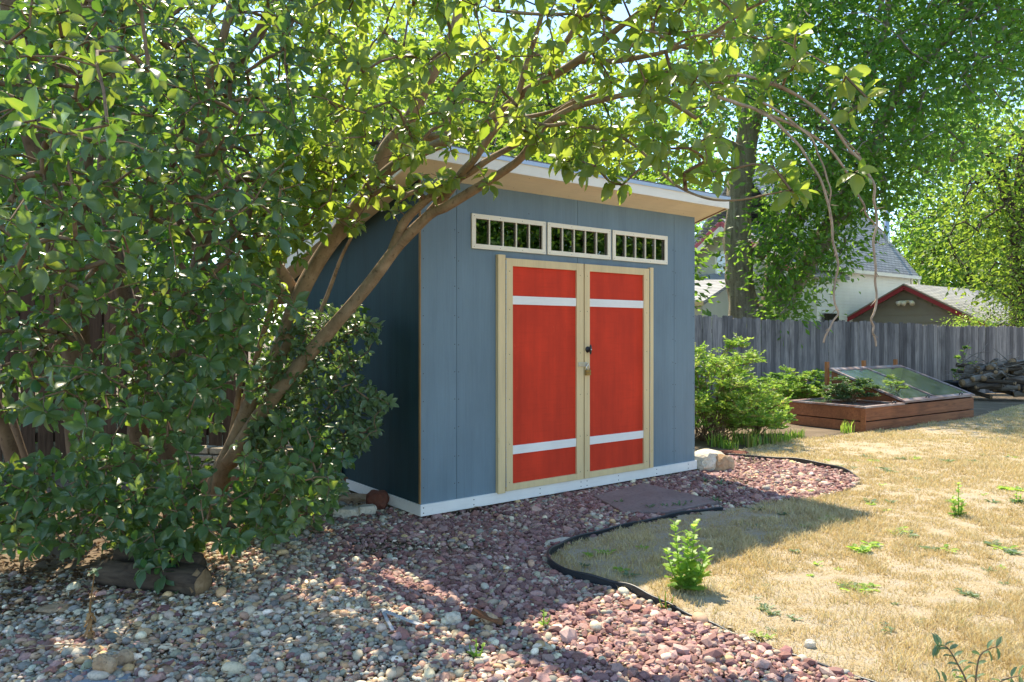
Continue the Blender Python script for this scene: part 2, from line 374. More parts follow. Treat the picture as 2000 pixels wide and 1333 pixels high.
def fence_mat(name, stops):
    q = NM(name); at = q.n('ShaderNodeAttribute', attribute_name='tint')
    f = q.noise(q.coord((1,1,0.05)), 40, 6, 0.7, 0.4); g = q.noise(q.coord((1,1,0.3)), 5, 4, 0.6)
    c = q.ramp(at.outputs['Fac'], stops)
    c = q.mix(c, tuple(x*0.35 for x in stops[0][1]), q.ramp(f, [(0.42,(0,0,0)),(0.75,(0.85,0.85,0.85))]))
    c = q.mix(c, tuple(x*0.45 for x in stops[0][1]), q.ramp(g, [(0.5,(0,0,0)),(0.8,(0.8,0.8,0.8))]))
    q.base(c, 0.9, 0.15); q.bump(f, 0.6, 0.01); return q.m
M['fence'] = fence_mat('weathered grey fence board', [(0,(0.15,0.13,0.122)),(0.5,(0.28,0.245,0.225)),(1,(0.42,0.36,0.32))])
M['fencebrown'] = fence_mat('old brown fence board', [(0,(0.06,0.038,0.024)),(0.5,(0.09,0.056,0.036)),(1,(0.13,0.08,0.05))])

# ------------------------------------------------------------------ ground and lawn
def axis(a, b, step, far):
    core = list(np.arange(a, b + 1e-6, step)); out = []; d = step
    x = a
    lo = []
    while x > -far: d *= 1.5; x -= d; lo.append(x)
    d = step; x = b; hi = []
    while x < far: d *= 1.5; x += d; hi.append(x)
    return lo[::-1] + core + hi
def grid_mesh(xs, ys, zf, mask=None):
    mb = MB(); idx = {}
    for j, y in enumerate(ys):
        for i, x in enumerate(xs): mb.v.append((x, y, zf(x, y)))
    n = len(xs)
    for j in range(len(ys)-1):
        for i in range(n-1):
            if mask is None or mask[j, i]:
                mb.f.append([j*n+i, j*n+i+1, (j+1)*n+i+1, (j+1)*n+i]); mb.m.append(0); mb.sm.append(True)
    return mb
xs = axis(-8, 24, 0.5, 1200); ys = axis(-3, 32, 0.5, 1200)
grid_mesh(xs, ys, lambda x, y: gh(x, y) - 0.006).build('ground', M['dirt'], kind='structure')

edge1 = [(1418,893),(1500,899),(1570,908),(1630,920),(1672,934),(1680,945),(1662,956)]
edge2 = [(1412,1001),(1380,1003),(1320,1012),(1250,1028),(1180,1046),(1120,1065),(1083,1083),(1070,1098),(1082,1118),(1130,1137),
         (1190,1152),(1240,1166),(1290,1187),(1340,1206),(1400,1228),(1450,1248),(1500,1268),(1600,1303),(1690,1333),(1800,1380),(2000,1480)]
gap = [(1640,965),(1590,976),(1540,980),(1480,988)]
lawn_px = edge1 + gap + edge2
lawn_poly = [tuple(G(*p)[:2]) for p in lawn_px] + [(9, 1.2), (26, 1.2), (26, 16.5), tuple(G(2300,780)[:2]), tuple(G(2000,789)[:2]),
             tuple(G(1905,815)[:2]), tuple(G(1700,846)[:2]), tuple(G(1560,860)[:2]), tuple(G(1470,876)[:2])]
st = 0.1
lx = np.arange(0, 26, st); ly = np.arange(1.2, 17, st)
cxg, cyg = np.meshgrid(lx[:-1]+st/2, ly[:-1]+st/2)
grid_mesh(list(lx), list(ly), lambda x, y: gh(x, y) + 0.004 + 0.012*noise.noise(Vector((x*1.5, y*1.5, 0))) + 0.008,
          inpoly(cxg, cyg, lawn_poly)).build('lawn', M['lawn'], kind='structure')

def eh(i, n):
    u = i/n
    return 0.03 + 0.018*sstep(.12,.3,u) - 0.040*sstep(.52,.72,u) + 0.004*math.sin(i*0.7)
def edging(pts, label):
    c = catmull([G(x, y) for x, y in pts], 6); mb = MB(); n = len(c); t = 0.004
    for i in range(n-1):
        a, b = c[i], c[i+1]
        da = (c[min(i+1,n-1)]-c[max(i-1,0)]); db = (c[min(i+2,n-1)]-c[i])
        na = Vector((-da.y, da.x, 0)).normalized()*t; nb = Vector((-db.y, db.x, 0)).normalized()*t
        h1 = eh(i, n); h2 = eh(i+1, n)
        z = Vector((0,0,1))
        mb.hexa([a-na-z*.03, b-nb-z*.03, b+nb-z*.03, a+na-z*.03, a-na+z*h1, b-nb+z*h2, b+nb+z*h2, a+na+z*h1])
    t = thing('lawn_edging', label, 'lawn edging', c[n//2])
    mb.build('strip', M['plastic'], t, world=True)
    mt = MB(); mt.tube([p + Vector((0,0,0.002+eh(i, n))) for i, p in enumerate(c)], 0.0075, 8)
    mt.build('top_bead', M['plastic'], t, world=True)
edging(edge2, 'black plastic edging curving along the near edge of the dry lawn')
edging(edge1, 'black plastic edging round the tip of the red gravel past the shed')

# ------------------------------------------------------------------ gravel
SHO = Vector((-0.656, 5.39, 0.033)); SHR = math.atan2(0.612, 0.792)
shed_m = Matrix.Translation(SHO) @ Matrix.Rotation(SHR, 4, 'Z'); shed_i = shed_m.inverted()
grav_poly = [tuple(G(*p)[:2]) for p in edge1 + gap + edge2] + [(2.5,1.2), (-4,1.2), (-4.2,4.0)] + \
            [tuple(G(*p)[:2]) for p in [(150,1120),(330,1090),(480,1040),(560,985),(640,960),(680,962)]] + [(-1.0,5.9),(1.0,7.5),(2.2,7.9)]
flag_px = [(1160,968),(1258,944),(1405,978),(1300,1000),(1215,998)]
flag_poly = [tuple(G(*p, 0.03)[:2]) for p in [(1158,968),(1262,946),(1400,979),(1305,1003),(1200,990)]]
red_px = [(800,1004),(1100,960),(1360,920),(1420,885),(1700,930),(1650,975),(1390,1010),(1120,1070),(1060,1110),(1290,1195),(1720,1345),
          (1130,1345),(1090,1290),(1160,1240),(1000,1215),(830,1190),(700,1130),(640,1080),(700,1040)]
red_poly = [tuple(G(*p)[:2]) for p in red_px]
mix_poly = [tuple(G(*p)[:2]) for p in [(700,1010),(1390,1010),(1070,1100),(1290,1200),(1100,1345),(900,1345),(640,1150),(590,1060)]]
def ico(sub):
    import bmesh
    bm = bmesh.new(); bmesh.ops.create_icosphere(bm, subdivisions=sub, radius=1)
    v = np.array([x.co[:] for x in bm.verts]); f = np.array([[q.index for q in p.verts] for p in bm.faces]); bm.free(); return v, f
def rand_rot(n, flat=True):
    a = RS.uniform(0, 2*PI, n); tx = RS.normal(0, 0.28, n); ty = RS.normal(0, 0.28, n)
    ca, sa = np.cos(a), np.sin(a); R = np.zeros((n,3,3))
    Rz = np.zeros((n,3,3)); Rz[:,0,0]=ca; Rz[:,0,1]=-sa; Rz[:,1,0]=sa; Rz[:,1,1]=ca; Rz[:,2,2]=1
    Rx = np.zeros((n,3,3)); Rx[:,0,0]=1; Rx[:,1,1]=np.cos(tx); Rx[:,1,2]=-np.sin(tx); Rx[:,2,1]=np.sin(tx); Rx[:,2,2]=np.cos(tx)
    Ry = np.zeros((n,3,3)); Ry[:,1,1]=1; Ry[:,0,0]=np.cos(ty); Ry[:,0,2]=np.sin(ty); Ry[:,2,0]=-np.sin(ty); Ry[:,2,2]=np.cos(ty)
    return Ry @ Rx @ Rz
cell = 0.0178
gx, gy = np.meshgrid(np.arange(-3.6, 4.6, cell), np.arange(2.3, 8.6, cell))
gx = gx.ravel() + RS.uniform(-.5,.5,gx.size)*cell; gy = gy.ravel() + RS.uniform(-.5,.5,gy.size)*cell
keep = inpoly(gx, gy, grav_poly) & ~inpoly(gx, gy, flag_poly) & (np.abs(gx) < gy*0.72+0.25)
lx_ = (gx-SHO.x)*math.cos(SHR)+(gy-SHO.y)*math.sin(SHR); ly_ = -(gx-SHO.x)*math.sin(SHR)+(gy-SHO.y)*math.cos(SHR)
keep &= ~((lx_ > 0.06) & (lx_ < 3.0) & (ly_ > 0.06) & (ly_ < 2.4))
gx, gy = gx[keep], gy[keep]; N = len(gx)
isred_p = np.where(inpoly(gx, gy, red_poly), 0.80, 0.08); isred_p = np.where(inpoly(gx, gy, mix_poly) & (isred_p < 0.5), 0.4, isred_p)
pn = np.array([noise.noise(Vector((x*2.2, y*2.2, 3.1))) for x, y in zip(gx, gy)])
isred = RS.rand(N) < np.clip(isred_p + pn*0.45, 0.03, 0.95)
# bare soil patches where stones thin out
dens = np.array([noise.noise(Vector((x*1.4+5, y*1.4, 8.0))) for x, y in zip(gx, gy)])
k2 = RS.rand(N) < np.clip(1.15 - np.maximum(0, dens-0.22)*4.5, 0.25, 1)
gx, gy, isred = gx[k2], gy[k2], isred[k2]; N = len(gx)
greys = np.array([(0.34,0.32,0.29),(0.24,0.245,0.24),(0.42,0.38,0.32),(0.56,0.50,0.42),(0.32,0.24,0.17),(0.46,0.33,0.20),(0.17,0.18,0.18),(0.66,0.61,0.53),(0.38,0.26,0.21),(0.28,0.28,0.23),(0.40,0.38,0.35)])*np.array([1.4,1.25,1.03])
reds = np.array([(0.30,0.145,0.12),(0.38,0.21,0.175),(0.25,0.12,0.10),(0.46,0.30,0.25),(0.31,0.18,0.16),(0.42,0.25,0.21),(0.22,0.11,0.10)])
def stones(sel, tmpl, jit, smooth, zs, name, pal, base, label):
    v0, f0 = tmpl; n = sel.sum(); x, y = gx[sel], gy[sel]
    sz = np.clip(RS.lognormal(math.log(base), 0.42, n), base*0.4, base*2.6)
    big = RS.rand(n) < 0.03; sz[big] *= 1.5
    sc = np.stack([sz*RS.uniform(.9,1.35,n), sz*RS.uniform(.7,1.0,n), sz*RS.uniform(*zs,n)], 1)
    V = v0[None] * (1 + RS.uniform(-jit, jit, (n, len(v0), 1))) * sc[:, None, :]
    V = np.einsum('nij,nkj->nki', rand_rot(n), V)
    z = sc[:,2]*RS.uniform(0.1,0.95,n) + RS.uniform(0,0.008,n)
    V += np.stack([x, y, z], 1)[:, None, :]
    Fm = f0[None] + (np.arange(n)*len(v0))[:, None, None]
    c = pal[RS.randint(0, len(pal), n)] * RS.uniform(0.75, 1.25, (n,1)) * (1+RS.uniform(-.06,.06,(n,3)))
    np_mesh(name, V, Fm.reshape(-1,3), M['pebble'], col=np.repeat(c, len(v0), 0), smooth=smooth, kind='stuff', label=label, cat='gravel')
stones(~isred, ico(2), 0.05, True, (0.45,0.75), 'river_gravel', greys, 0.0106, 'rounded grey and tan river pebbles on the ground before the shed')
stones(isred, ico(1), 0.22, False, (0.4,0.7), 'crushed_gravel', reds, 0.0126, 'angular crushed red rock chips along the shed front and lawn edge')

nf = 52000; fy = RS.uniform(2.4, 7.5, nf); fx = RS.uniform(-.75, .75, nf)*fy + .1
kf = inpoly(fx, fy, grav_poly) & ~inpoly(fx, fy, flag_poly); lx_ = (fx-SHO.x)*math.cos(SHR)+(fy-SHO.y)*math.sin(SHR); ly_ = -(fx-SHO.x)*math.sin(SHR)+(fy-SHO.y)*math.cos(SHR)
kf &= ~((lx_ > 0.05) & (lx_ < 3.0) & (ly_ > 0.05)); gx, gy = fx[kf], fy[kf]
stones(np.ones(len(gx), bool), ico(1), 0.15, False, (0.5,0.9), 'gravel_fines', np.concatenate([greys[:5]*.75, reds[:3]*.9, np.array([(.30,.22,.14),(.22,.16,.10)])]), 0.0052, 'fine grit and crumbs of stone between the gravel')
# ------------------------------------------------------------------ dry grass
def noise_arr(x, y, s, z=0): return np.array([noise.noise(Vector((a*s, b*s, z))) for a, b in zip(x, y)])
def blades(n, ymin, ymax, name, hmul=1.0, wmul=1.0, label='', seed=1):
    u = RS.rand(n); p = 0.35
    y = (ymin**p + u*(ymax**p - ymin**p))**(1/p); x = RS.uniform(-0.02, 0.98, n)*y
    k = inpoly(x, y, lawn_poly); x, y = x[k], y[k]
    n1 = noise_arr(x, y, 1.1, 2); n2 = noise_arr(x, y, 6.5, 7); dn = n1*.7 + n2
    near = np.clip((5.5 - y)/2.5, 0, 1)
    bare = np.zeros(len(x))
    for bx, by, br in ((1450,1190,.34),(1560,1160,.22),(1700,1245,.34),(1620,1275,.25),(1360,1190,.25),(1210,1115,.34),(1160,1100,.25),(1300,1080,.2),(1820,1300,.2),(1400,1140,.2)):
        g_ = G(bx,by); bare = np.maximum(bare, np.clip(1.3-np.hypot(x-g_.x, y-g_.y)/br, 0, 1))
    k = RS.rand(len(x)) < (1-.82*bare*np.clip(.75+n2*1.5,0.2,1.1))*np.clip(0.95 + n1*0.5 + n2*1.0 - near*0.3, 0.22, 1); x, y, dn = x[k], y[k], dn[k]; n = len(x)
    h = (0.014 + 0.024*RS.rand(n)) * (1 + np.clip(dn, -0.5, 0.9)) * hmul
    wd = (0.0011 + 0.00032*y) * RS.uniform(0.7,1.4,n)*wmul
    a = RS.uniform(0, 2*PI, n); b = RS.uniform(0, 2*PI, n); lean = RS.uniform(0.15, 1.1, n)*h
    z0 = np.array([gh(i, j) for i, j in zip(x, y)]) + 0.004
    px_, py_ = np.cos(a)*wd, np.sin(a)*wd; dx, dy = np.cos(b)*lean, np.sin(b)*lean
    V = np.zeros((n,5,3))
    V[:,0] = np.stack([x-px_, y-py_, z0],1); V[:,1] = np.stack([x+px_, y+py_, z0],1)
    V[:,2] = np.stack([x-px_*.7+dx*.35, y-py_*.7+dy*.35, z0+h*.6],1); V[:,3] = np.stack([x+px_*.7+dx*.35, y+py_*.7+dy*.35, z0+h*.6],1)
    V[:,4] = np.stack([x+dx, y+dy, z0+h],1)
    T = np.array([[0,1,3],[0,3,2],[2,3,4]])[None] + (np.arange(n)*5)[:,None,None]
    t = np.clip(0.35+dn*0.35+RS.normal(0,0.24,n), 0, 0.74); gr = RS.rand(n) < np.where(y > 9, 0.10, 0.035); t[gr] = 1.0
    np_mesh(name, V, T.reshape(-1,3), M['straw'], tint=np.repeat(t,5), kind='stuff', label=label, cat='dry grass')
blades(570000, 2.3, 17, 'dry_grass', label='short straw coloured dry grass covering the lawn')

# dead leaves under the left thicket
def litter():
    n = 5200; px = RS.uniform(-150, 760, n); py = 905 + RS.rand(n)**0.8*330
    pts = np.array([G(a, b)[:2] for a, b in zip(px, py)])
    lim = np.array([np.interp(a, [-150, 0, 200, 420, 560, 760], [1200,1200,1190,1130,1060,1000]) for a in px]) + RS.normal(0,30,n)
    k = (py < lim); pts = pts[k]; n = len(pts)
    s = RS.uniform(0.012, 0.032, n); R = rand_rot(n)
    base = np.array([(-1,0,0),(0,.5,.25),(1,0,0.05),(0,-.5,.2)])
    V = np.einsum('nij,nkj->nki', R, base[None]*s[:,None,None]) + np.stack([pts[:,0],pts[:,1],RS.uniform(0.004,0.03,n)],1)[:,None,:]
    T = np.array([[0,1,2],[0,2,3]])[None] + (np.arange(n)*4)[:,None,None]
    np_mesh('leaf_litter', V, T.reshape(-1,3), M['deadleaf'], tint=np.repeat(RS.rand(n),4), smooth=False, kind='stuff',
            label='brown fallen leaves on the ground under the thicket', cat='leaf litter')
litter()
def scatter_litter():
    n = 2600; px = RS.uniform(-100, 1500, n); py = 960 + RS.rand(n)**.8*373; pts = np.array([G(a, b)[:2] for a, b in zip(px, py)])
    k = inpoly(pts[:,0], pts[:,1], grav_poly) & (RS.rand(n) < np.where(px < 700, .8, .35)); pts = pts[k]; n = len(pts)
    s = RS.uniform(0.006, 0.02, n); base = np.array([(-1,0,0),(0,.45,.25),(1,0,0.05),(0,-.45,.2)])
    V = np.einsum('nij,nkj->nki', rand_rot(n), base[None]*s[:,None,None]) + np.stack([pts[:,0],pts[:,1],RS.uniform(0.018,0.034,n)],1)[:,None,:]
    T = np.array([[0,1,2],[0,2,3]])[None] + (np.arange(n)*4)[:,None,None]
    np_mesh('fallen_leaves', V, T.reshape(-1,3), M['deadleaf'], tint=np.repeat(RS.rand(n),4), smooth=False, kind='stuff',
            label='small dry leaf bits scattered over the gravel', cat='leaf litter')
scatter_litter()

# ------------------------------------------------------------------ shed
W, D = 3.07, 2.44
shed = thing('garden_shed', 'grey blue wooden shed with red double doors and white transom windows', 'shed', SHO, SHR)
WINS = [(0.437,1.166),(1.187,1.910),(1.936,2.658)]
WZ = (1.958, 2.222)
def front_wall():
    mb = MB(); seams = [0, 0.308, 1.53, 2.767, W]
    for a, b in zip(seams[:-1], seams[1:]):
        a2 = a + (0.0018 if a > 0 else 0); b2 = b - (0.0018 if b < W else 0)
        xs = sorted({a2, b2} | {x for wn in WINS for x in (wn[0]+.02, wn[1]-.02) if a2 < x < b2})
        for x0, x1 in zip(xs[:-1], xs[1:]):
            xm = (x0+x1)/2
            for z0, z1 in ((0.07, WZ[0]+.02), (WZ[0]+.02, WZ[1]-.02), (WZ[1]-.02, 2.44)):
                zm = (z0+z1)/2
                if any(w0+.02 < xm < w1-.02 for w0, w1 in WINS) and WZ[0] < zm < WZ[1]: continue
                mb.box(x0, x1, 0, 0.015, z0, z1)
    # nail heads down the seams
    for x in (0.02, 0.29, 0.325, 1.0, 2.75, 2.785, 3.05):
        z = 0.2
        while z < 2.3:
            if not (0.66 < x < 2.45 and z < 1.93):
                mb.box(x-.003, x+.003, -0.0012, 0.001, z-.003, z+.003, 1)
            z += 0.2 + random.random()*0.02
    return mb
front_wall().build('front_wall', [M['blue'], M['nail']], shed)
def side(x0, x1):
    mb = MB(); seams = [0.016, 1.22, D-0.016]
    for a, b in zip(seams[:-1], seams[1:]):
        a2 = a + (.0015 if a > .1 else 0); b2 = b - (.0015 if b < D-.1 else 0)
        mb.hexa([(x0,a2,.07),(x1,a2,.07),(x1,b2,.07),(x0,b2,.07),(x0,a2,2.44-.25*a2-.002),(x1,a2,2.44-.25*a2-.002),(x1,b2,2.44-.25*b2-.002),(x0,b2,2.44-.25*b2-.002)])
    return mb
side(0.0, 0.015).build('side_wall', M['teal'], shed, label='deep teal left side wall of the shed')
side(W-.015, W).build('side_wall', M['blue'], shed)
mb = MB(); mb.box(0, W, D-.015, D, .07, 2.44-.25*D-.004); mb.build('back_wall', M['blue'], shed)
mb = MB(); mb.box(-0.011, -0.001, -0.004, 0.013, 0.085, 2.43); mb.build('corner_edge', M['edgewood'], shed)
# interior
mb = MB(); mb.box(0.02, W-.02, 0.02, D-.02, 0.05, 0.09); mb.build('floor', M['rawwood'], shed)
mb = MB()
for x in (0.42, 1.12, 1.18, 1.86, 1.93, 2.62): mb.box(x, x+.038, 0.02, 0.11, 0.09, 2.42)
for x in (0.3, 0.9, 1.5, 2.1, 2.7): mb.box(x, x+.038, D-.11, D-.02, 0.09, 1.8)
for x in (0.3, 0.9, 1.5, 2.1, 2.7): mb.hexa([(x,.02,2.3),(x+.038,.02,2.3),(x+.038,D-.02,1.7),(x,D-.02,1.7),(x,.02,2.425),(x+.038,.02,2.425),(x+.038,D-.02,1.82),(x,D-.02,1.82)])
mb.build('stud_frame', M['rawwood'], shed)
# skirt
mb = MB()
mb.box(-0.014, W+.012, -0.020, -0.001, 0, 0.082); mb.box(-0.014, -0.001, -0.001, D+.01, 0, 0.081); mb.box(W+.001, W+.012, -0.001, D+.01, 0, 0.081)
mb.box(-.001, W+.001, D+.001, D+.01, 0, .08)
for x in (0.01,0.45,1.1,1.55,1.62,2.0,2.5,2.95): mb.box(x-.004,x+.004,-.0215,-.019,.018,.026,1); mb.box(x-.004,x+.004,-.0215,-.019,.056,.064,1)
mb.build('skirt_board', [M['white'], M['nail']], shed, bevel=0.002)
# floor joists in the shadow under the skirt
mb = MB()
for y in (0.05, 0.8, 1.6, 2.3): mb.box(0.02, W-.02, y, y+.09, -0.033, 0.045)
mb.build('joist', M['rawwood'], shed)
# roof
XL, XR, YF, YB = -0.2, W+.15, -0.29, D+.15
def rz(y): return 2.44 - 0.25*y
mb = MB()
def slab(mb, x0, x1, y0, y1, a, b, mi=0): mb.hexa([(x0,y0,rz(y0)+a),(x1,y0,rz(y0)+a),(x1,y1,rz(y1)+a),(x0,y1,rz(y1)+a),(x0,y0,rz(y0)+b),(x1,y0,rz(y0)+b),(x1,y1,rz(y1)+b),(x0,y1,rz(y1)+b)], mi)
slab(mb, XL+.015, XR-.015, YF+.015, YB-.015, 0.0, 0.012)
for x in np.arange(XL+.15, XR-.1, 0.29):
    for y in (YF+.06, -0.05):
        mb.lathe([(0.0001,0),(0.004,-0.0015)][::-1], (x+random.uniform(-.02,.02), y, rz(y)-0.0005), n=8, mi=1)
mb.build('soffit', [M['soffit'], M['nail']], shed)
mb = MB()
zf = rz(YF)
mb.box(XL, XR, YF, YF+.015, zf-.012, zf+.083)
mb.build('fascia', M['fascia'], shed, bevel=0.002)
mb = MB()
for x0 in (XL, XR-.015):
    a = YF+.016
    mb.hexa([(x0,a,rz(a)-.012),(x0+.015,a,rz(a)-.012),(x0+.015,YB,rz(YB)-.012),(x0,YB,rz(YB)-.012),(x0,a,rz(a)+.082),(x0+.015,a,rz(a)+.082),(x0+.015,YB,rz(YB)+.082),(x0,YB,rz(YB)+.082)])
mb.build('rake_board', M['fascia'], shed)
mb = MB(); a = YF+.02
x0 = XR-.022
mb.hexa([(x0,a,rz(a)-.011),(x0+.006,a,rz(a)-.011),(x0+.006,YB-.02,rz(YB-.02)-.011),(x0,YB-.02,rz(YB-.02)-.011),(x0,a,rz(a)-.001),(x0+.006,a,rz(a)-.001),(x0+.006,YB-.02,rz(YB-.02)-.001),(x0,YB-.02,rz(YB-.02)-.001)])
mb.build('rake_edge', M['edgewood'], shed)
mb = MB()
slab(mb, XL-.008, XR+.008, YF-.008, YB+.01, 0.084, 0.094)
mb.box(XL-.009, XR+.009, YF-.010, YF-.002, zf+.068, zf+.100)
mb.build('drip_edge', M['drip'], shed)
mb = MB(); 
nsh = 20
for i in range(nsh):
    y0 = YF-.012 + (YB-YF)*i/nsh; y1 = y0 + (YB-YF)/nsh + .02
    x = XL-.012
    while x < XR:
        wd = random.uniform(.14,.2); x1 = min(x+wd-.004, XR+.012)
        mb.hexa([(x,y0,rz(y0)+.096),(x1,y0,rz(y0)+.096),(x1,y1,rz(y1)+.095),(x,y1,rz(y1)+.095),(x,y0,rz(y0)+.104),(x1,y0,rz(y0)+.104),(x1,y1,rz(y1)+.097),(x,y1,rz(y1)+.097)])
        x += wd
mb.build('roof', M['shedroof'], shed)
# windows
for wi, (w0, w1) in enumerate(WINS):
    z0, z1 = WZ; b = 0.036
    mb = MB()
    mb.box(w0, w1, -.016, 0.0, z1-b, z1); mb.box(w0, w1, -.016, 0.0, z0, z0+b)
    mb.box(w0, w0+b, -.0155, 0.0, z0+b, z1-b); mb.box(w1-b, w1, -.0155, 0.0, z0+b, z1-b)
    for x in (w0+.02, (w0+w1)/2-.1, (w0+w1)/2+.12, w1-.02):
        mb.box(x-.0025,x+.0025,-.0172,-.015,z1-.02,z1-.015,1); mb.box(x-.0025,x+.0025,-.0172,-.015,z0+.013,z0+.018,1)
    fr = mb.build('window', [M['winwhite'], M['nail']], shed, bevel=0.0015)
    gw = (w1-w0-2*b)/5
    for k in range(1, 5):
        x = w0+b+gw*k; mb = MB(); mb.box(x-.0048, x+.0048, -.010, 0.004, z0+b, z1-b); mb.build('muntin', M['winwhite'], fr)
    mb = MB(); mb.box(w0+b-.005, w1-b+.005, 0.006, 0.009, z0+b-.005, z1-b+.005); mb.build('pane', M['glass'], fr)
# doors
mb = MB(); mb.box(0.668, 0.738, -.036, -.0005, .075, 1.925); mb.build('door_jamb', M['cream'], shed, bevel=0.002)
mb = MB(); mb.box(2.398, 2.446, -.030, -.0005, .085, 1.915); mb.build('door_jamb', M['cream'], shed, bevel=0.002)
def door(x0, x1, sw0, sw1):
    mb = MB(); mb.box(x0, x1, -.016, -.0008, .086, 1.902); p = mb.build('door', M['red'], shed)
    mb = MB(); f = -.034
    mb.box(x0, x0+sw0, f, -.0162, .086, 1.902); mb.box(x1-sw1, x1, f, -.0162, .086, 1.902)
    mb.box(x0+sw0+.0006, x1-sw1-.0006, f+.001, -.0162, 1.842, 1.902); mb.box(x0+sw0+.0006, x1-sw1-.0006, f+.001, -.0162, .086, .137)
    for x in (x0+sw0*.5, x1-sw1*.5):
        for z in (.15,.45,.8,1.15,1.5,1.8): mb.box(x-.003,x+.003,f-.001,f+.001,z-.003,z+.003,1)
    mb.build('door_frame', [M['cream'], M['nail']], p, bevel=0.0015)
    for z0, z1 in ((.366,.434),(1.542,1.609)):
        mb = MB(); mb.box(x0+sw0+.001, x1-sw1-.001, -.028, -.0162, z0, z1); mb.build('cross_bar', M['white'], p, bevel=0.0015)
    mb = MB()
    xh = x0 - .004 if x0 < 1 else x1 + .006
    for i in range(46): mb.box(xh-.004, xh+.004, -.037, -.028, .12+i*.0385, .12+i*.0385+.034)
    mb.build('piano_hinge', M['metal'], p)
    return p
d1 = door(0.7475, 1.568, .064, .078)
d2 = door(1.580, 2.385, .060, .070)
mb = MB(); mb.lathe([(.026,0),(.027,.006),(.022,.012),(.011,.016),(.010,.034)], (1.612,-.034,1.178), 'y', 20)
k = mb.build('door_handle', M['black'], d2)
mb = MB(); mb.lathe([(.010,0),(.012,.008),(.006,.012)], (1.612,-.068,1.178), 'y', 16)
mb.tube([(1.612,-.074,1.136),(1.612,-.072,1.15),(1.612,-.071,1.178),(1.612,-.072,1.206),(1.612,-.074,1.22)], [.003,.009,.012,.009,.003], 10)
mb.build('lever', M['black'], k)
mb = MB(); mb.lathe([(.006,0),(.006,.003)], (1.612,-.080,1.178), 'y', 12); mb.build('keyhole', M['steel'], k)
mb = MB(); mb.box(1.503, 1.600, -.044, -.0345, 1.035, 1.071); mb.box(1.507, 1.545, -.047, -.044, 1.039, 1.067)
for x, z in ((1.512,1.044),(1.512,1.062)): mb.box(x-.003,x+.003,-.0482,-.047,z-.003,z+.003)
mb.tube([(1.596,-.045,1.062),(1.596,-.06,1.060),(1.596,-.062,1.050),(1.596,-.06,1.040),(1.596,-.045,1.040)], .0035, 8)
mb.build('hasp', M['steel'], d1, bevel=0.001)
pl = thing('padlock', 'small brass padlock hanging from the steel hasp on the red doors', 'padlock', shed_m @ Vector((1.597,-.055,.96)), SHR)
mb = MB(); mb.box(-.026,.026,-.012,.010,0.0,.022); mb.box(-.026,.026,-.012,.010,.0235,.047); mb.build('lock_body', M['brass'], pl, bevel=0.003)
mb = MB(); mb.tube([(-.016,-.001,.045),(-.016,-.001,.07),(-.011,-.001,.085),(0,-.001,.091),(.011,-.001,.085),(.016,-.001,.07),(.016,-.001,.045)], .0042, 10)
mb.build('shackle', M['steel'], pl)

# flagstone step, boulders, bricks
def rock(name, c, size, mat, label, cat='rock', group=None, sub=3, amp=0.25, rot=0, seed=0, blocky=0.0):
    v, f = ico(sub); v = v.copy()
    if blocky:
        m = np.abs(v).max(1, keepdims=True); v = v*(1-blocky) + (v/m)*0.82*blocky
    for i in range(len(v)):
        q = Vector(v[i]); d = 1 + amp*noise.noise(q*1.3+Vector((seed,0,0))) + amp*.5*noise.noise(q*3.1+Vector((0,seed,0)))
        v[i] = v[i]*d
    v = v*np.array(size)*0.5; ca, sa = math.cos(rot), math.sin(rot)
    v = v @ np.array([[ca,sa,0],[-sa,ca,0],[0,0,1]]); c = Vector(c); v = v + np.array([c.x, c.y, c.z+size[2]*0.42])
    return np_mesh(name, v, f, mat, smooth=False, loc=(c.x, c.y, c.z), label=label, cat=cat, group=group)
mb = MB(); fp = [G(*p, 0.03) for p in flag_px]
mb.prism([p - Vector((0,0,.045)) for p in fp], (0,0,.045))
mb.build('flagstone', M['flag'], loc=G(1280,975), bevel=0.006, label='flat mauve stepping stone lying in red gravel before the doors', cat='stepping stone')
rock('boulder', G(1382,918), (0.42,0.34,0.22), M['stoneA'], 'pale flat topped boulder at the right corner of the shed', 'boulder', seed=3, rot=.5, blocky=.5)
rock('boulder', G(1409,921), (0.24,0.18,0.19), M['stoneB'], 'orange tan boulder leaning on the pale one beside the shed corner', 'boulder', seed=9, rot=.2, blocky=.2)
rock('flat_stone', G(1420,889), (0.5,0.2,0.05), M['stoneR'], 'thin reddish flat stone behind the boulders by the shed corner', 'stone', seed=5, blocky=.6)
rock('cut_stone', G(676,1011), (0.22,0.13,0.085), M['stoneA'], 'white cut stone block nearer the thicket, one of two by the shed corner', 'stone', seed=1, amp=.06, blocky=.9, rot=.05)
rock('cut_stone', G(715,1007), (0.17,0.12,0.09), M['stoneA'], 'white cut stone block touching the red brown rock by the shed', 'stone', seed=2, amp=.08, blocky=.85, rot=.6)
rock('flat_stone', G(693,982), (0.29,0.2,0.07), M['stoneB'], 'cream flat stone behind the two white blocks by the shed', 'stone', seed=7, amp=.1, blocky=.8)
rock('rock', G(737,996), (0.19,0.17,0.17), M['stoneR'], 'dark red brown rock against the teal side of the shed', 'rock', seed=12, amp=.2, blocky=.3)
mb = MB(); sp = [G(*p, .015) for p in [(108,1340),(135,1312),(190,1296),(262,1303),(240,1345),(180,1360)]]
mb.prism([p - Vector((0,0,.02)) for p in sp], (0,0,.02)); mb.build('flat_stone', M['slate'], loc=G(190,1325), bevel=.004, label='smooth blue grey slab in the pebbles with a tan stone on it', cat='stone')
o = rock('stone', G(205,1315,.02), (0.10,0.075,0.08), M['stoneB'], 'tan stone resting on the blue grey slab', 'stone', seed=21, amp=.2)
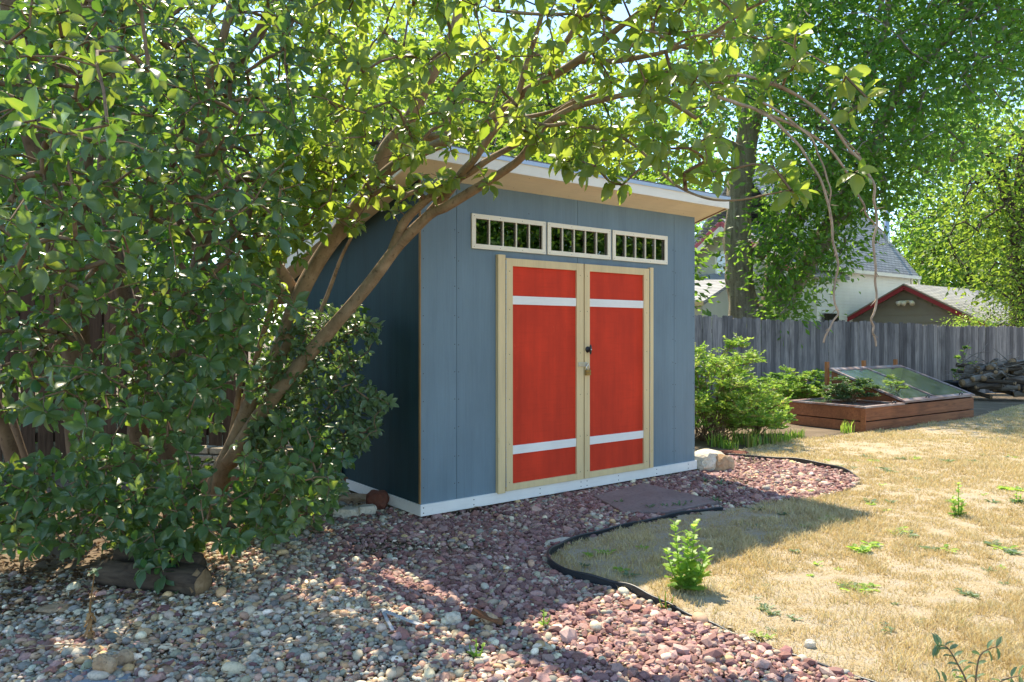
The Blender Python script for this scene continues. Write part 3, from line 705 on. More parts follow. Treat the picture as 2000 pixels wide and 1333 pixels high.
rock('stone', G(243,1302,.0), (0.07,0.06,0.07), M['stoneB'], 'small brown stone just behind the blue grey slab', 'stone', seed=23)
rock('flat_stone', G(107,1197), (0.17,0.11,0.04), M['stoneB'], 'tan flat stone on the litter beside the dried weed', 'stone', seed=31, amp=.15, blocky=.4)
rock('stone', G(885,1222), (0.09,0.07,0.07), M['stoneA'], 'tan stone standing against the rusty scrap in the gravel', 'stone', seed=41, blocky=.4)
rock('stone', G(955,1222), (0.085,0.06,0.06), M['stoneB'], 'brown stone under the rusty scrap in the gravel', 'stone', seed=43)
rock('flat_stone', G(1092,1064), (0.26,0.085,0.04), M['stoneA'], 'pale flat stone against the bend of the black edging', 'stone', seed=47, rot=.75, blocky=.4)
rock('stone', G(1581,1268), (0.05,0.04,0.045), M['stoneA'], 'white stone on bare dirt just inside the lawn edging', 'stone', seed=51)
mb = MB(); a = P(922,1193, G(922,1222).y); b = G(982,1216, .02)
mb.bar(a, b, .05, .012); mb.bar(G(905,1222,.015), G(960,1205,.03), .035, .008); mb.build('rusty_scrap', M['rust'], loc=G(945,1218), label='rusty metal scrap propped between stones in the gravel', cat='scrap')
mb = MB()
def strip(pts, wd):
    pts = catmull(pts, 4)
    for p, q in zip(pts[:-1], pts[1:]): mb.bar(p, q, wd*random.uniform(.8,1.1), .004)
strip([G(745,1190,.03), G(775,1203,.05), G(805,1215,.03), G(838,1226,.02)], .022); strip([G(748,1192,.03), G(757,1213,.04), G(768,1232,.02)], .016)
mb.build('plastic_strip', M['plasticwhite'], loc=G(790,1212), label='torn pale blue plastic strip lying on the pebbles', cat='plastic scrap')

# stacked stone wall and timber beside shed
rw = thing('retaining_wall', 'low wall of stacked pale stones behind the thicket beside the shed', 'stone wall', (-1.9,6.6,0))
mb = MB(); base = Vector((-1.40,6.42,0)); wd = Vector((-0.97,0.22,0)).normalized()
for row in range(3):
    s = -0.03*row + random.uniform(0,.08)
    while s < 1.6:
        L = random.uniform(.14,.28); z0 = .14+row*.062
        a = base + wd*s + Vector((0, row*.035, z0+.028)); b = base + wd*(s+L-.012) + Vector((0, row*.035, z0+.028))
        mb.bar(a, b, .14, .052+random.uniform(-.006,.004)); s += L
mb.build('stone_course', M['flagtan'], rw, world=True, bevel=.008)
mb = MB(); mb.bar(base + Vector((.03,-.02,.065)), base + wd*1.6 + Vector((0,-.02,.065)), .14, .13)
mb.build('timber', M['oldtimber'], rw, world=True, bevel=.006)

# ------------------------------------------------------------------ fences
def board_fence(A, B, zA, zB, gA, gB, mat, label, gap=.006, bw=.14, lean=.012, rail_side=1):
    A = Vector((*A,0)); B = Vector((*B,0)); d = (B-A); L = d.length; d.normalize(); nrm = Vector((-d.y, d.x, 0))
    t = thing('board_fence', label, 'fence', (A+B)/2); V=[];T=[];tint=[]; x = 0; bi = 0
    mb = MB(); tl = []
    while x < L:
        wv = bw*random.uniform(.92,1.05); u = x/L; zt = zA+(zB-zA)*u + random.uniform(-.03,.022)+.018*math.sin(x*1.3); zb = gA+(gB-gA)*u - .02
        a = A + d*x; b = A + d*(x+wv-gap*random.uniform(.4,1.6)); off = nrm*random.uniform(0,.006); ln = d*random.uniform(-lean,lean)
        th = nrm*.016; c = .025; n0 = len(mb.v)
        poly = [a+Vector((0,0,zb)), b+Vector((0,0,zb)), b+ln+Vector((0,0,zt-c)), b+ln-d*c+Vector((0,0,zt)), a+ln+d*c+Vector((0,0,zt)), a+ln+Vector((0,0,zt-c))]
        mb.prism([p+off for p in poly], th); tl += [random.random()]*(len(mb.v)-n0); x += wv
    o = mb.build('pickets', mat, t, world=True)
    at = o.data.attributes.new('tint', 'FLOAT', 'POINT'); at.data.foreach_set('value', tl)
    for h in (.35, 1.0, 1.5):
        m2 = MB(); r = nrm*(.045)
        m2.bar(A+r+Vector((0,0,gA+h)), B+r+Vector((0,0,gB+h)), .04, .09)
        m2.build('rail', M['fencebrown'] if mat is M['fencebrown'] else M['fence'], t, world=True)
    m2 = MB(); s = .3
    while s < L:
        u = s/L; p = A+d*s+nrm*.11; m2 = MB(); m2.box(p.x-.045,p.x+.045,p.y-.045,p.y+.045,gA+(gB-gA)*u-.1,zA+(zB-zA)*u-.08)
        m2.build('fence_post', M['fence'], t, world=True); s += 2.4
    return t
board_fence((-1.2,14.4),(17.9,22.25),1.84,1.43,0,-.35, M['fence'], 'weathered grey board fence running along the back of the yard')
board_fence((-8.5,5.75),(-2.75,7.75),1.80,1.80,0,0, M['fencebrown'], 'old brown board fence with light showing through gaps behind the thicket', gap=.016)

# ------------------------------------------------------------------ neighbouring house
UX = Vector((.792,.612,0)); VY = Vector((-.612,.792,0))
def lap_wall(mb, a, b, z0, z1, step=.13, out=None, top=None):
    """lap siding from a to b; top(s) gives the height limit along the wall"""
    a = Vector(a); b = Vector(b); d = (b-a); L = d.length; d.normalize(); z = z0
    while z < z1:
        zz = min(z+step, z1)
        s0, s1 = 0, L
        if top:
            ss = [s for s in np.linspace(0, L, 80) if top(s) > zz]
            if not ss: break
            s0, s1 = ss[0], ss[-1]
        p = a+d*s0; q = a+d*s1
        mb.hexa([p+out*.03+Vector((0,0,z)), q+out*.03+Vector((0,0,z)), q+Vector((0,0,z)), p+Vector((0,0,z)),
                 p+out*.008+Vector((0,0,zz)), q+out*.008+Vector((0,0,zz)), q+Vector((0,0,zz)), p+Vector((0,0,zz))]); z = zz
Bc = Vector((18.1,34,0)); Cc = Vector((10.9,28.4,0)); EZ = 4.05
house = thing('white_house', 'white lap sided house with steep grey shingle roof beyond the fence', 'house', (13,33,-.35), math.atan2(.612,.792))
HW = 6.6; A0 = Cc + UX*1.2
mb = MB(); lap_wall(mb, A0, Bc, -.35, EZ, .125, -VY); mb.build('long_wall', M['siding'], house, world=True)
mb = MB()
core = [A0+VY*.01, Bc+VY*.01, Bc+VY*HW, A0+VY*HW]
mb.prism([p+Vector((0,0,-.35)) for p in core], (0,0,EZ+.3)); mb.build('wall_core', M['siding'], house, world=True)
mm = 1.30; rh = EZ + mm*HW/2
for e, k in ((0, 'r'),): 
    mb = MB(); q = Bc - UX*.02; mb.prism([q+Vector((0,0,EZ)), q+VY*HW+Vector((0,0,EZ)), q+VY*HW/2+Vector((0,0,rh))], -UX*.15); mb.build('gable_wall', M['siding'], house, world=True)
mb = MB(); ov = .25; a = A0 - UX*.3; b = Bc + UX*ov; th = Vector((0,0,.14))
e0 = a - VY*ov + Vector((0,0,EZ-mm*ov+.1)); e1 = b - VY*ov + Vector((0,0,EZ-mm*ov+.1)); r0 = a+VY*HW/2+Vector((0,0,rh+.1)); r1 = b+VY*HW/2+Vector((0,0,rh+.1))
mb.prism([e0,e1,r1,r0], th)
f0 = a+VY*(HW+ov)+Vector((0,0,EZ-mm*ov+.1)); f1 = b+VY*(HW+ov)+Vector((0,0,EZ-mm*ov+.1)); mb.prism([r0,r1,f1,f0], th)
# local texture frame for shingles on a steep plane
def roof_mat(name, c1, c2, k=1.0):
    q = NM(name); tc = q.n('ShaderNodeTexCoord'); sp = q.n('ShaderNodeSeparateXYZ'); q.l(tc.outputs['Object'], sp.inputs[0])
    cm = q.n('ShaderNodeCombineXYZ'); q.l(sp.outputs[0], cm.inputs[0])
    q.l(sp.outputs[2], cm.inputs[1])
    b = q.n('ShaderNodeTexBrick', offset=.5); q.l(cm.outputs[0], b.inputs['Vector']); b.inputs['Scale'].default_value = 1
    b.inputs['Brick Width'].default_value = .32; b.inputs['Row Height'].default_value = .13*k; b.inputs['Mortar Size'].default_value = .012
    b.inputs['Color1'].default_value = (*c1,1); b.inputs['Color2'].default_value = (*c2,1); b.inputs['Mortar'].default_value = (*(x*.4 for x in c1),1)
    q.base(b.outputs[0], .9, .2); q.bump(b.outputs['Fac'], -.5, .02); return q.m
M['roofsteep'] = roof_mat('grey shingles on steep roof', (.30,.31,.34), (.44,.45,.47), .9)
M['rooflow'] = roof_mat('grey shingles on low roof', (.36,.36,.37), (.48,.47,.46), .55)
mb.build('roof', M['roofsteep'], house, world=True)
mb = MB(); g0 = e0+Vector((0,0,.02)); g1 = e1+Vector((0,0,.02)); mb.bar(g0-VY*.06, g1-VY*.06, .12, .13); mb.build('gutter', M['siding'], house, world=True)
mb = MB(); c = Bc - VY*.12; mb.tube([g1-VY*.06-UX*.12, g1-VY*.05-UX*.1-Vector((0,0,.3)), c+Vector((0,0,EZ-.75)), c+Vector((0,0,-.3))], .055, 8)
mb.build('downspout', M['siding'], house, world=True)
mb = MB(); c = Bc-VY*.045+Vector((0,0,-.35)); mb.bar(c, c+Vector((0,0,EZ+.3)), .12, .09, up=VY); mb.build('corner_board', M['siding'], house, world=True)
# metal flue
fl = P(1733,497,34.8); ft = P(1731,398,34.8)
mb = MB(); mb.tube([fl-Vector((0,0,.8)), ft], .13, 12); mb.lathe([(.13,0),(.2,.02),(.2,.28),(.13,.3)], ft, n=14); mb.build('flue_pipe', M['metal'], house, world=True)
mb = MB(); wq = P(1608,635,29.2) ; mb.bar(wq, wq+UX*1.1, .08, .9, up=(0,0,1)); mb.build('window', M['glass'], house, world=True)
# cross gable wing
m3 = .68; wing0 = Cc; ze = 3.62; rr = ze + m3*HW/2
def gtop(s): return ze + m3*min(s, HW-s)
mb = MB(); lap_wall(mb, wing0, wing0+VY*HW, -.35, rr-.02, .13, -UX, gtop); 
mb.prism([p+Vector((0,0,-.35)) for p in [wing0+UX*.02, wing0+UX*3, wing0+UX*3+VY*HW, wing0+UX*.02+VY*HW]], (0,0,ze+.34)); 
mb.prism([wing0+UX*.02+Vector((0,0,ze)), wing0+UX*.02+VY*HW+Vector((0,0,ze)), wing0+UX*.02+VY*HW/2+Vector((0,0,rr-.03))], UX*.1)
mb.build('wing_wall', M['sidingold'], house, world=True)
mb = MB(); o1 = wing0-UX*.35
for s0, s1 in ((-.3, HW/2), (HW+.3, HW/2)):
    za = ze + m3*(-.3) + .06; zb = rr+.06
    mb.prism([o1+VY*s0+Vector((0,0,za)), o1+UX*3.5+VY*s0+Vector((0,0,za)), o1+UX*3.5+VY*s1+Vector((0,0,zb)), o1+VY*s1+Vector((0,0,zb))], th)
mb.build('wing_roof', M['rooflow'], house, world=True)
for s0, s1 in ((-.3, HW/2), (HW+.3, HW/2)):
    mb = MB(); za = ze + m3*(-.3); zb = rr
    q0 = o1-UX*.04+VY*s0+Vector((0,0,za)); q1 = o1-UX*.04+VY*s1+Vector((0,0,zb))
    mb.bar(q0-Vector((0,0,.0)), q1-Vector((0,0,.0)), .06, .17, up=(0,0,1)); mb.build('rake_fascia', M['pinkred'], house, world=True)
    mb = MB(); mb.bar(q0-Vector((0,0,.20)), q1-Vector((0,0,.20)), .05, .2, up=(0,0,1)); mb.build('rake_trim', M['siding'], house, world=True)
wf = wing0 + VY*3.3 - UX*.05 + Vector((0,0,4.0))
mb = MB(); mb.bar(wf-VY*.5, wf+VY*.5, .06, 1.5); f_ = mb.build('window', M['siding'], house, world=True)
mb = MB(); mb.bar(wf-UX*.03-VY*.4, wf-UX*.03+VY*.4, .04, 1.25); mb.build('pane', M['glass'], f_, world=True)
# porch
p0 = wing0 - UX*2.6 + VY*2.5; PW = 6.5
mb = MB(); lap_wall(mb, p0, p0+VY*PW, -.35, 2.45, .13, -UX); mb.prism([q+Vector((0,0,-.35)) for q in [p0+UX*.02, p0+UX*2.5, p0+UX*2.5+VY*PW, p0+UX*.02+VY*PW]], (0,0,2.75)); mb.prism([p0+UX*.02+Vector((0,0,2.4)), p0+UX*2.55+Vector((0,0,2.4)), p0+UX*2.55+Vector((0,0,3.6))], VY*PW); mb.build('porch_wall', M['sidingold'], house, world=True)
mb = MB(); q = p0-UX*.3-VY*.3
mb.prism([q+Vector((0,0,2.45)), q+VY*(PW+.6)+Vector((0,0,2.45)), q+UX*2.9+VY*(PW+.6)+Vector((0,0,3.75)), q+UX*2.9+Vector((0,0,3.75))], (0,0,.12)); mb.build('porch_roof', M['rooflow'], house, world=True)
mb = MB(); mb.bar(q-UX*.04+Vector((0,0,2.47)), q-UX*.04+VY*(PW+.6)+Vector((0,0,2.47)), .09, .16); mb.build('porch_fascia', M['cream'], house, world=True)
for s in (1.6, 4.4):
    wq = p0 + VY*s - UX*.05 + Vector((0,0,1.7)); mb = MB(); mb.bar(wq-VY*.6, wq+VY*.6, .06, 1.2); f_ = mb.build('porch_window', M['cream'], house, world=True)
    mb = MB(); mb.bar(wq-UX*.03-VY*.5, wq-UX*.03+VY*.5, .04, 1.0); mb.build('pane', M['glass'], f_, world=True)

# garage
ga = P(1775,558,29); ga.z = 0
gar = thing('garage', 'taupe garage with dark red gable trim beyond the fence', 'garage', (ga.x,ga.y,-.35), math.atan2(.612,.792))
HG = 2.5; az = 3.19; mg = .54
def g2(s): return az - mg*abs(s-HG) - .05
gw0 = ga - VY*HG
mb = MB(); lap_wall(mb, gw0, gw0+VY*HG*2, -.35, az, .3, -UX, g2)
pts = [gw0+Vector((0,0,-.35)), gw0+VY*2*HG+Vector((0,0,-.35)), gw0+VY*2*HG+Vector((0,0,az-mg*HG-.06)), gw0+VY*HG+Vector((0,0,az-.06)), gw0+Vector((0,0,az-mg*HG-.06))]
mb.prism([p+UX*.02 for p in pts], UX*6.5); mb.build('wall', M['taupe'], gar, world=True)
mb = MB(); o1 = ga - UX*.35; HG2 = HG+.35
for sg in (-1, 1):
    za = az - mg*HG2
    mb.prism([o1+VY*sg*HG2+Vector((0,0,za)), o1+UX*7.2+VY*sg*HG2+Vector((0,0,za)), o1+UX*7.2+Vector((0,0,az)), o1+Vector((0,0,az))], (0,0,.07))
mb.build('roof', M['rooflow'], gar, world=True)
for sg in (-1, 1):
    za = az - mg*HG2
    mb = MB(); q0 = o1-UX*.03+VY*sg*HG2+Vector((0,0,za-.07)); q1 = o1-UX*.03+Vector((0,0,az-.07)); mb.bar(q0, q1, .05, .17, up=(0,0,1)); mb.build('rake_fascia', M['darkred'], gar, world=True)
    mb = MB(); mb.bar(q0-UX*.02+Vector((0,0,.105)), q1-UX*.02+Vector((0,0,.105)), .07, .05, up=(0,0,1)); mb.build('rake_trim', M['taupe'], gar, world=True)
mb = MB(); q = gw0 + VY*HG*.9 - UX*.05 + Vector((0,0,.7)); mb.bar(q, q+VY*2.1, .06, 1.66); mb.build('garage_door', M['siding'], gar, world=True)
fl_ = thing('floodlight', 'white twin floodlight under the peak of the garage gable', 'floodlight', ga-UX*.1+Vector((0,0,az-.62)))
c = ga - UX*.08 + Vector((0,0,az-.62))
mb = MB(); mb.bar(c-VY*.08, c+VY*.08, .08, .1); mb.build('mount', M['winwhite'], fl_, world=True)
for s in (-.17, .05, .2):
    mb = MB(); d = (VY*s*2 - UX*.6 - Vector((0,0,.35))).normalized(); mb.tube([c+VY*s*.5-UX*.05, c+VY*s-UX*.06+d*.05, c+VY*s-UX*.06+d*.2], [.04,.065,.1], 12); mb.build('lamp_head', M['winwhite'], fl_, world=True)

# ------------------------------------------------------------------ cold frame
cf0 = Vector((4.8,10.17,0)); cu = Vector((.829,.56,0)).normalized(); cfr = math.atan2(cu.y, cu.x)
cf = thing('cold_frame', 'cedar cold frame with sloping glazed lid standing on the dry lawn', 'cold frame', cf0, cfr)
L, Dp = 3.05, 1.16
def cbox(name, *a, mat=None, bev=.004, par=None, **k):
    mb = MB(); mb.box(*a); return mb.build(name, mat or M['cedar'], par or cf, bevel=bev, **k)
cbox('side_board', 0, L, 0, .035, 0, .135); cbox('side_board', 0, L, 0, .035, .15, .325)
cbox('end_board', -.002, .035, .037, Dp, 0, .135); cbox('end_board', -.002, .035, .037, Dp, .15, .325)
cbox('end_board', L-.035, L, .037, Dp, 0, .135); cbox('end_board', L-.035, L, .037, Dp, .15, .325)
cbox('side_board', 0, L, Dp, Dp+.035, 0, .135); cbox('side_board', 0, L, Dp, Dp+.035, .15, .325)
cbox('corner_post', -.02, .0-.003, -.015, .06, 0, .32)
def wedge(name, x0, x1, z0f, z1f):
    mb = MB(); mb.hexa([(x0,.03,.33),(x1,.03,.33),(x1,Dp,.33),(x0,Dp,.33),(x0,.03,z0f),(x1,.03,z0f),(x1,Dp,z1f),(x0,Dp,z1f)]); return mb.build(name, M['cedar'], cf)
wedge('lid_riser', 1.02, 1.055, .345, .75); wedge('lid_riser', L-.035, L, .345, .75)
cbox('back_riser', 1.056, L-.036, Dp-.03, Dp, .33, .745)
# sloping lid
def lz(y): return .352 + (y-0)*(.765-.352)/Dp
def sl_bar(mb, x0, x1, y0, y1, h=.03, o=0): mb.hexa([(x0,y0,lz(y0)+o),(x1,y0,lz(y0)+o),(x1,y1,lz(y1)+o),(x0,y1,lz(y1)+o),(x0,y0,lz(y0)+h),(x1,y0,lz(y0)+h),(x1,y1,lz(y1)+h),(x0,y1,lz(y1)+h)])
lid = None
mb = MB(); xa, xb = 1.0, L+.02
sl_bar(mb, xa, xa+.05, -.01, Dp+.03); sl_bar(mb, xb-.05, xb, -.01, Dp+.03); sl_bar(mb, xa+.051, xb-.051, -.01, .06); sl_bar(mb, xa+.051, xb-.051, Dp-.05, Dp+.03); sl_bar(mb, 1.93, 1.97, .061, Dp-.051)
lid = mb.build('glazed_lid', M['cedarpeel'], cf)
for x0, x1 in ((xa+.05, 1.93), (1.97, xb-.05)):
    mb = MB(); sl_bar(mb, x0, x1, .06, Dp-.05, .02, .012); mb.build('pane', M['dusty'], lid)
mb = MB(); mb.tube([(1.62,.02,.39),(1.63,.01,.42),(1.70,.01,.42),(1.71,.02,.39)], .008, 8); mb.build('handle', M['black'], lid)
mb = MB(); mb.tube([(2.62,.02,.39),(2.63,.01,.42),(2.70,.01,.42),(2.71,.02,.39)], .008, 8); mb.build('handle', M['black'], lid)
# flat lid
mb = MB(); mb.box(-.02,.97,-.02,.05,.328,.352); mb.box(-.02,.97,Dp-.04,Dp+.03,.328,.352); mb.box(-.02,.04,.051,Dp-.041,.328,.352); mb.box(.92,.97,.051,Dp-.041,.328,.352)
fl2 = mb.build('flat_lid', M['cedarpeel'], cf)
mb = MB(); mb.box(.04,.92,.05,Dp-.04,.334,.344); mb.build('pane', M['dusty'], fl2)
mb = MB(); mb.tube([(.70,.02,.352),(.71,.01,.38),(.78,.01,.38),(.79,.02,.352)], .008, 8); mb.build('handle', M['black'], fl2)
for x in (1.0, 2.02, 2.98): cbox('stake', x-.03, x+.03, Dp+.04, Dp+.09, 0, .90, mat=M['post'])

# black tub by the fence
tb = thing('plastic_tub', 'black plastic tub tipped beside the woodpile', 'tub', G(1868,772))
mb = MB(); c = G(1868,772); mb.lathe([(.17,0),(.22,.26),(.26,.28),(.26,.31),(.235,.31),(.20,.05)], c, n=24); mb.build('bowl', M['plastic'], tb, world=True)
mb = MB(); mb.tube([c+Vector((.2,-.1,.28)), c+Vector((.3,-.12,.42)), c+Vector((.3,.12,.42)), c+Vector((.2,.15,.28))], .012, 8); mb.build('handle', M['plastic'], tb, world=True)

# woodpile: every log its own thing
def log_proto(name, L, r, mats, kseed, label, cat='log', group=None):
    t = thing(name, label, cat, (0,0,0), 0, group)
    rs = random.Random(kseed); pts = [(-L/2+L*i/6, rs.uniform(-.02,.02)*L, rs.uniform(-.015,.015)*L) for i in range(7)]
    mb = MB(); mb.tube(pts, [r*rs.uniform(.88,1.08) for _ in pts], 10, caps=False, rough=.25); mb.build('log_bark', mats[0], t)
    for e in (0, -1):
        m2 = MB(); c = Vector(pts[e]); sgn = -1 if e == 0 else 1
        m2.lathe([(.0001, -.002*sgn), (r*.93, 0), (r*.98, -.03*sgn)] if sgn < 0 else [(r*.98,-.03),(r*.93,0),(.0001,.002)], c, 'x', 10)
        m2.build('cut_end', mats[1], t)
    return t
wg = 'weathered logs heaped by the back fence'
protos = [log_proto('split_log', .75, .065, (M['drylog'],M['logend']), 1, 'weathered grey log in the heap by the back fence', group=wg),
          log_proto('split_log', .55, .085, (M['drylog'],M['logend']), 2, 'weathered grey log in the heap by the back fence', group=wg),
          log_proto('split_log', .95, .045, (M['logbark'],M['logend']), 3, 'weathered grey log in the heap by the back fence', group=wg)]
wc = G(1962,778)
rs = random.Random(5); used = set()
for i in range(64):
    pr = protos[i % 3]
    if pr.name in used: t = copy_tree(pr)
    else: t = pr; used.add(pr.name)
    lay = rs.random(); wz = lay*.62; sp = 1.15*(1-lay*.75)
    t.location = (wc.x + .35 + rs.uniform(-sp, sp)*1.0, wc.y + .55 + rs.uniform(-.5,.5)*(1-lay*.5) + rs.uniform(-sp,sp)*.4, wz + .07)
    t.rotation_euler = (rs.uniform(0,PI), rs.uniform(-.25,.25), rs.uniform(-.8,.8) + (PI/2 if rs.random() < .3 else 0))
mb = MB()
for i in range(60):
    a = wc + Vector((.35+rs.uniform(-1.1,1.1), .5+rs.uniform(-.4,.5), rs.uniform(.25,.75))); d = Vector((rs.uniform(-1,1), rs.uniform(-.5,.5), rs.uniform(-.2,.5))).normalized()*rs.uniform(.4,.9)
    mb.tube(catmull([a, a+d*.5+Vector((0,0,rs.uniform(-.05,.12))), a+d], 3), [.012,.011,.01,.009,.008,.006,.004], 5)
mb.build('brush_heap', M['drylog'], loc=wc, label='tangle of dry grey sticks on top of the woodpile', cat='brush heap', kind='stuff')

# charred log at lower left
lg = thing('split_log', 'dark half rotten log with a pale cut end under the thicket edge', 'log', G(290,1120))
a = G(205,1118,.07); b = G(398,1138,.07)
mb = MB(); mb.tube([a+(b-a)*i/8 + Vector((0,0,random.uniform(-.006,.006))) for i in range(9)], [.072*random.uniform(.93,1.06) for _ in range(9)], 18, caps=False, rough=.3)
mb.tube([a+Vector((.02,.12,.05)), (a+b)/2+Vector((0,.1,.08)), b+Vector((-.05,.07,.07))], [.05,.06,.05], 12, rough=.3)
mb.build('log_bark', M['logbark'], lg, world=True)
mb = MB(); d = (b-a).normalized(); mb.tube([b-d*.03, b, b+d*.002], [.073,.068,.001], 20, rough=.15); mb.build('cut_end', M['logend'], lg, world=True)
mb = MB(); mb.tube([a+d*.02, a-d*.002, a-d*.004], [.072,.067,.001], 20, rough=.15); mb.build('cut_end', M['logend'], lg, world=True)

# ------------------------------------------------------------------ foliage engine
LEAF_V = np.array([(0,0,0)] + [(x, s*wd, z + (abs(s)*0.10)) for x, wd, z in ((.22,.17,.015),(.5,.25,.03),(.8,.15,0.0)) for s in (-1,0,1)] + [(1,0,-.05)])
def _lt():
    T = [(0,2,1),(0,3,2)]
    for r in (1,4):
        for k in (0,1): T += [(r+k, r+k+1, r+k+4), (r+k, r+k+4, r+k+3)]
    T += [(7,8,10),(8,9,10)]; return np.array(T)
LEAF_T = _lt()
DIA_V = np.array([(0,0,0),(.45,.26,.08),(1,0,-.03),(.45,-.26,.08)]); DIA_T = np.array([(0,2,1),(0,3,2)])
def unit(a): return a/np.maximum(np.linalg.norm(a, axis=1, keepdims=True), 1e-9)
def leaves_mesh(name, pos, dirs, size, mat, parent, tmpl='leaf', upw=1.0, tint=None, wid=1.0, kind=None, droop=0.0, outw=0.0):
    V0, T0 = (LEAF_V, LEAF_T) if tmpl == 'leaf' else (DIA_V, DIA_T)
    n = len(pos); d = unit(np.asarray(dirs)); up = np.zeros((n,3)); up[:,2] = upw; up[:,1] = outw
    nr = up + RS.normal(0, .55, (n,3)); z = unit(nr - (nr*d).sum(1,keepdims=True)*d); y = np.cross(z, d)
    Vl = V0[None]*np.array([1,wid,1])[None,None]*np.asarray(size)[:,None,None]
    bend = RS.uniform(-.05,.22,n)+droop; Vl[:,:,2] -= (V0[None,:,0]**2)*bend[:,None]*np.asarray(size)[:,None]
    V = Vl[:,:,0:1]*d[:,None] + Vl[:,:,1:2]*y[:,None] + Vl[:,:,2:3]*z[:,None] + np.asarray(pos)[:,None]
    T = T0[None] + (np.arange(n)*len(V0))[:,None,None]
    if tint is None: tint = RS.rand(n)
    tv = np.repeat(tint, len(V0))
    if tmpl == 'leaf': tv = np.clip(tv + np.tile(np.where(np.abs(V0[:,1])<1e-6, .16, -.06), n) + RS.normal(0,.05,len(tv)), 0, 1)
    o = np_mesh(name, V, T.reshape(-1,3), mat, parent, tint=tv)
    if kind: o['kind'] = kind
    return o
def grow(skel, targets, step=.15, rt=.0028, bow=.08, jit=.02):
    """joins every target to the branch system; returns twig polylines, end directions, side positions"""
    cap = len(targets)*12 + 4000; N_ = np.zeros((cap,3)); par = -np.ones(cap, int); n = 0
    for pts in skel:
        for p in pts: N_[n] = p; n += 1
    ns = n; tg = np.asarray(targets); d0 = np.array([((N_[:ns]-t)**2).sum(1).min() for t in tg]); order = np.argsort(d0)
    paths = []; ends = np.zeros_like(tg); idxs = {}
    for oi in order:
        t = tg[oi]; dd = ((N_[:n]-t)**2).sum(1); q = int(dd.argmin()); L = math.sqrt(dd[q])
        k = min(10, max(1, int(math.ceil(L/step)))); a = N_[q].copy(); ids = [q]; prev = q
        for i in range(1, k+1):
            u = i/k; p = a + (t-a)*u
            if i < k: p = p + np.array([0,0,math.sin(u*PI)*bow*L]) + RS.normal(0, jit*min(L,1), 3)
            if n >= cap: break
            N_[n] = p; par[n] = prev; prev = n; ids.append(n); n += 1
        e = N_[ids[-1]] - N_[ids[-2]] if len(ids) > 1 else np.array([0,0,1.]); ends[oi] = e/(np.linalg.norm(e)+1e-9); paths.append(ids)
    cnt = np.zeros(n); 
    for ids in paths: cnt[ids[-1]] += 1
    for i in range(n-1, ns-1, -1):
        if par[i] >= 0: cnt[par[i]] += cnt[i]
    rad = rt*np.maximum(cnt,1)**.42; mb = MB()
    for ids in paths:
        rr = [rad[j] for j in ids]; rr[0] = min(rad[ids[0]], rr[1]*1.3) if ids[0] >= ns else rr[1]*1.25
        mb.tube([N_[j] for j in ids], rr, 4 if rr[1] < rt*2.2 else 7, caps=False)
    side = N_[ns:n]; return mb, ends, side
def whorls(tg, ends, nl=(5,8), size=.088, sj=.18):
    pos=[];dr=[];sz=[];tn=[]
    for t, e in zip(tg, ends):
        e = Vector(e); e = (e + Vector((0,0,.25))).normalized(); u = e.orthogonal().normalized(); v = e.cross(u); k = random.randint(*nl); ph = random.random()*6.28; tt = random.random()
        for i in range(k):
            a = ph + i*2.4; el = random.uniform(-.15,.75); d = (u*math.cos(a)+v*math.sin(a))*math.cos(el)+e*math.sin(el)
            d.z -= .18; pos.append(Vector(t)-e*(.035*i/k)+d.normalized()*.008); dr.append(d); sz.append(size*random.choice((1,1,.8,.6))*random.uniform(1-sj*1.6,1+sj)); tn.append(min(1,max(0,tt*.6+random.random()*.4)))
    return np.array(pos), np.array(dr), np.array(sz), np.array(tn)
def pxvol(poly, n, dmin, dmax, keep=None):
    xs_ = [p[0] for p in poly]; ys_ = [p[1] for p in poly]; out = []
    while len(out) < n:
        x = random.uniform(min(xs_),max(xs_)); y = random.uniform(min(ys_),max(ys_))
        if inpoly(np.array([x]), np.array([y]), poly)[0]:
            d = random.uniform(dmin,dmax); p = P(x,y,d)
            if keep is None or keep(p): out.append(p)
    return out
def ell(c, r, n, shell=.0, zmin=-9):
    out = []
    while len(out) < n:
        v = Vector((random.gauss(0,1),random.gauss(0,1),random.gauss(0,1))).normalized()*(random.uniform(shell**3,1)**(1/3))
        p = Vector((c[0]+v.x*r[0], c[1]+v.y*r[1], c[2]+v.z*r[2]))
        if p.z > zmin: out.append(p)
    return out
def outside_shed(p, m=.12):
    q = shed_i @ p; return not (-.3-m < q.x < W+.3+m and -.4-m < q.y < D+.3 and q.z < 2.62-.25*q.y+m)
def pth(px, d0, d1, n=5): 
    ds = lerpl(d0, d1, len(px)); return catmull([P(x,y,d) for (x,y), d in zip(px, ds)], n)
def limb(mb, pts, r0, r1, n=12, rough=.22): mb.tube(pts, [r0+(r1-r0)*(i/(len(pts)-1))**.8 for i in range(len(pts))], n, rough=rough)

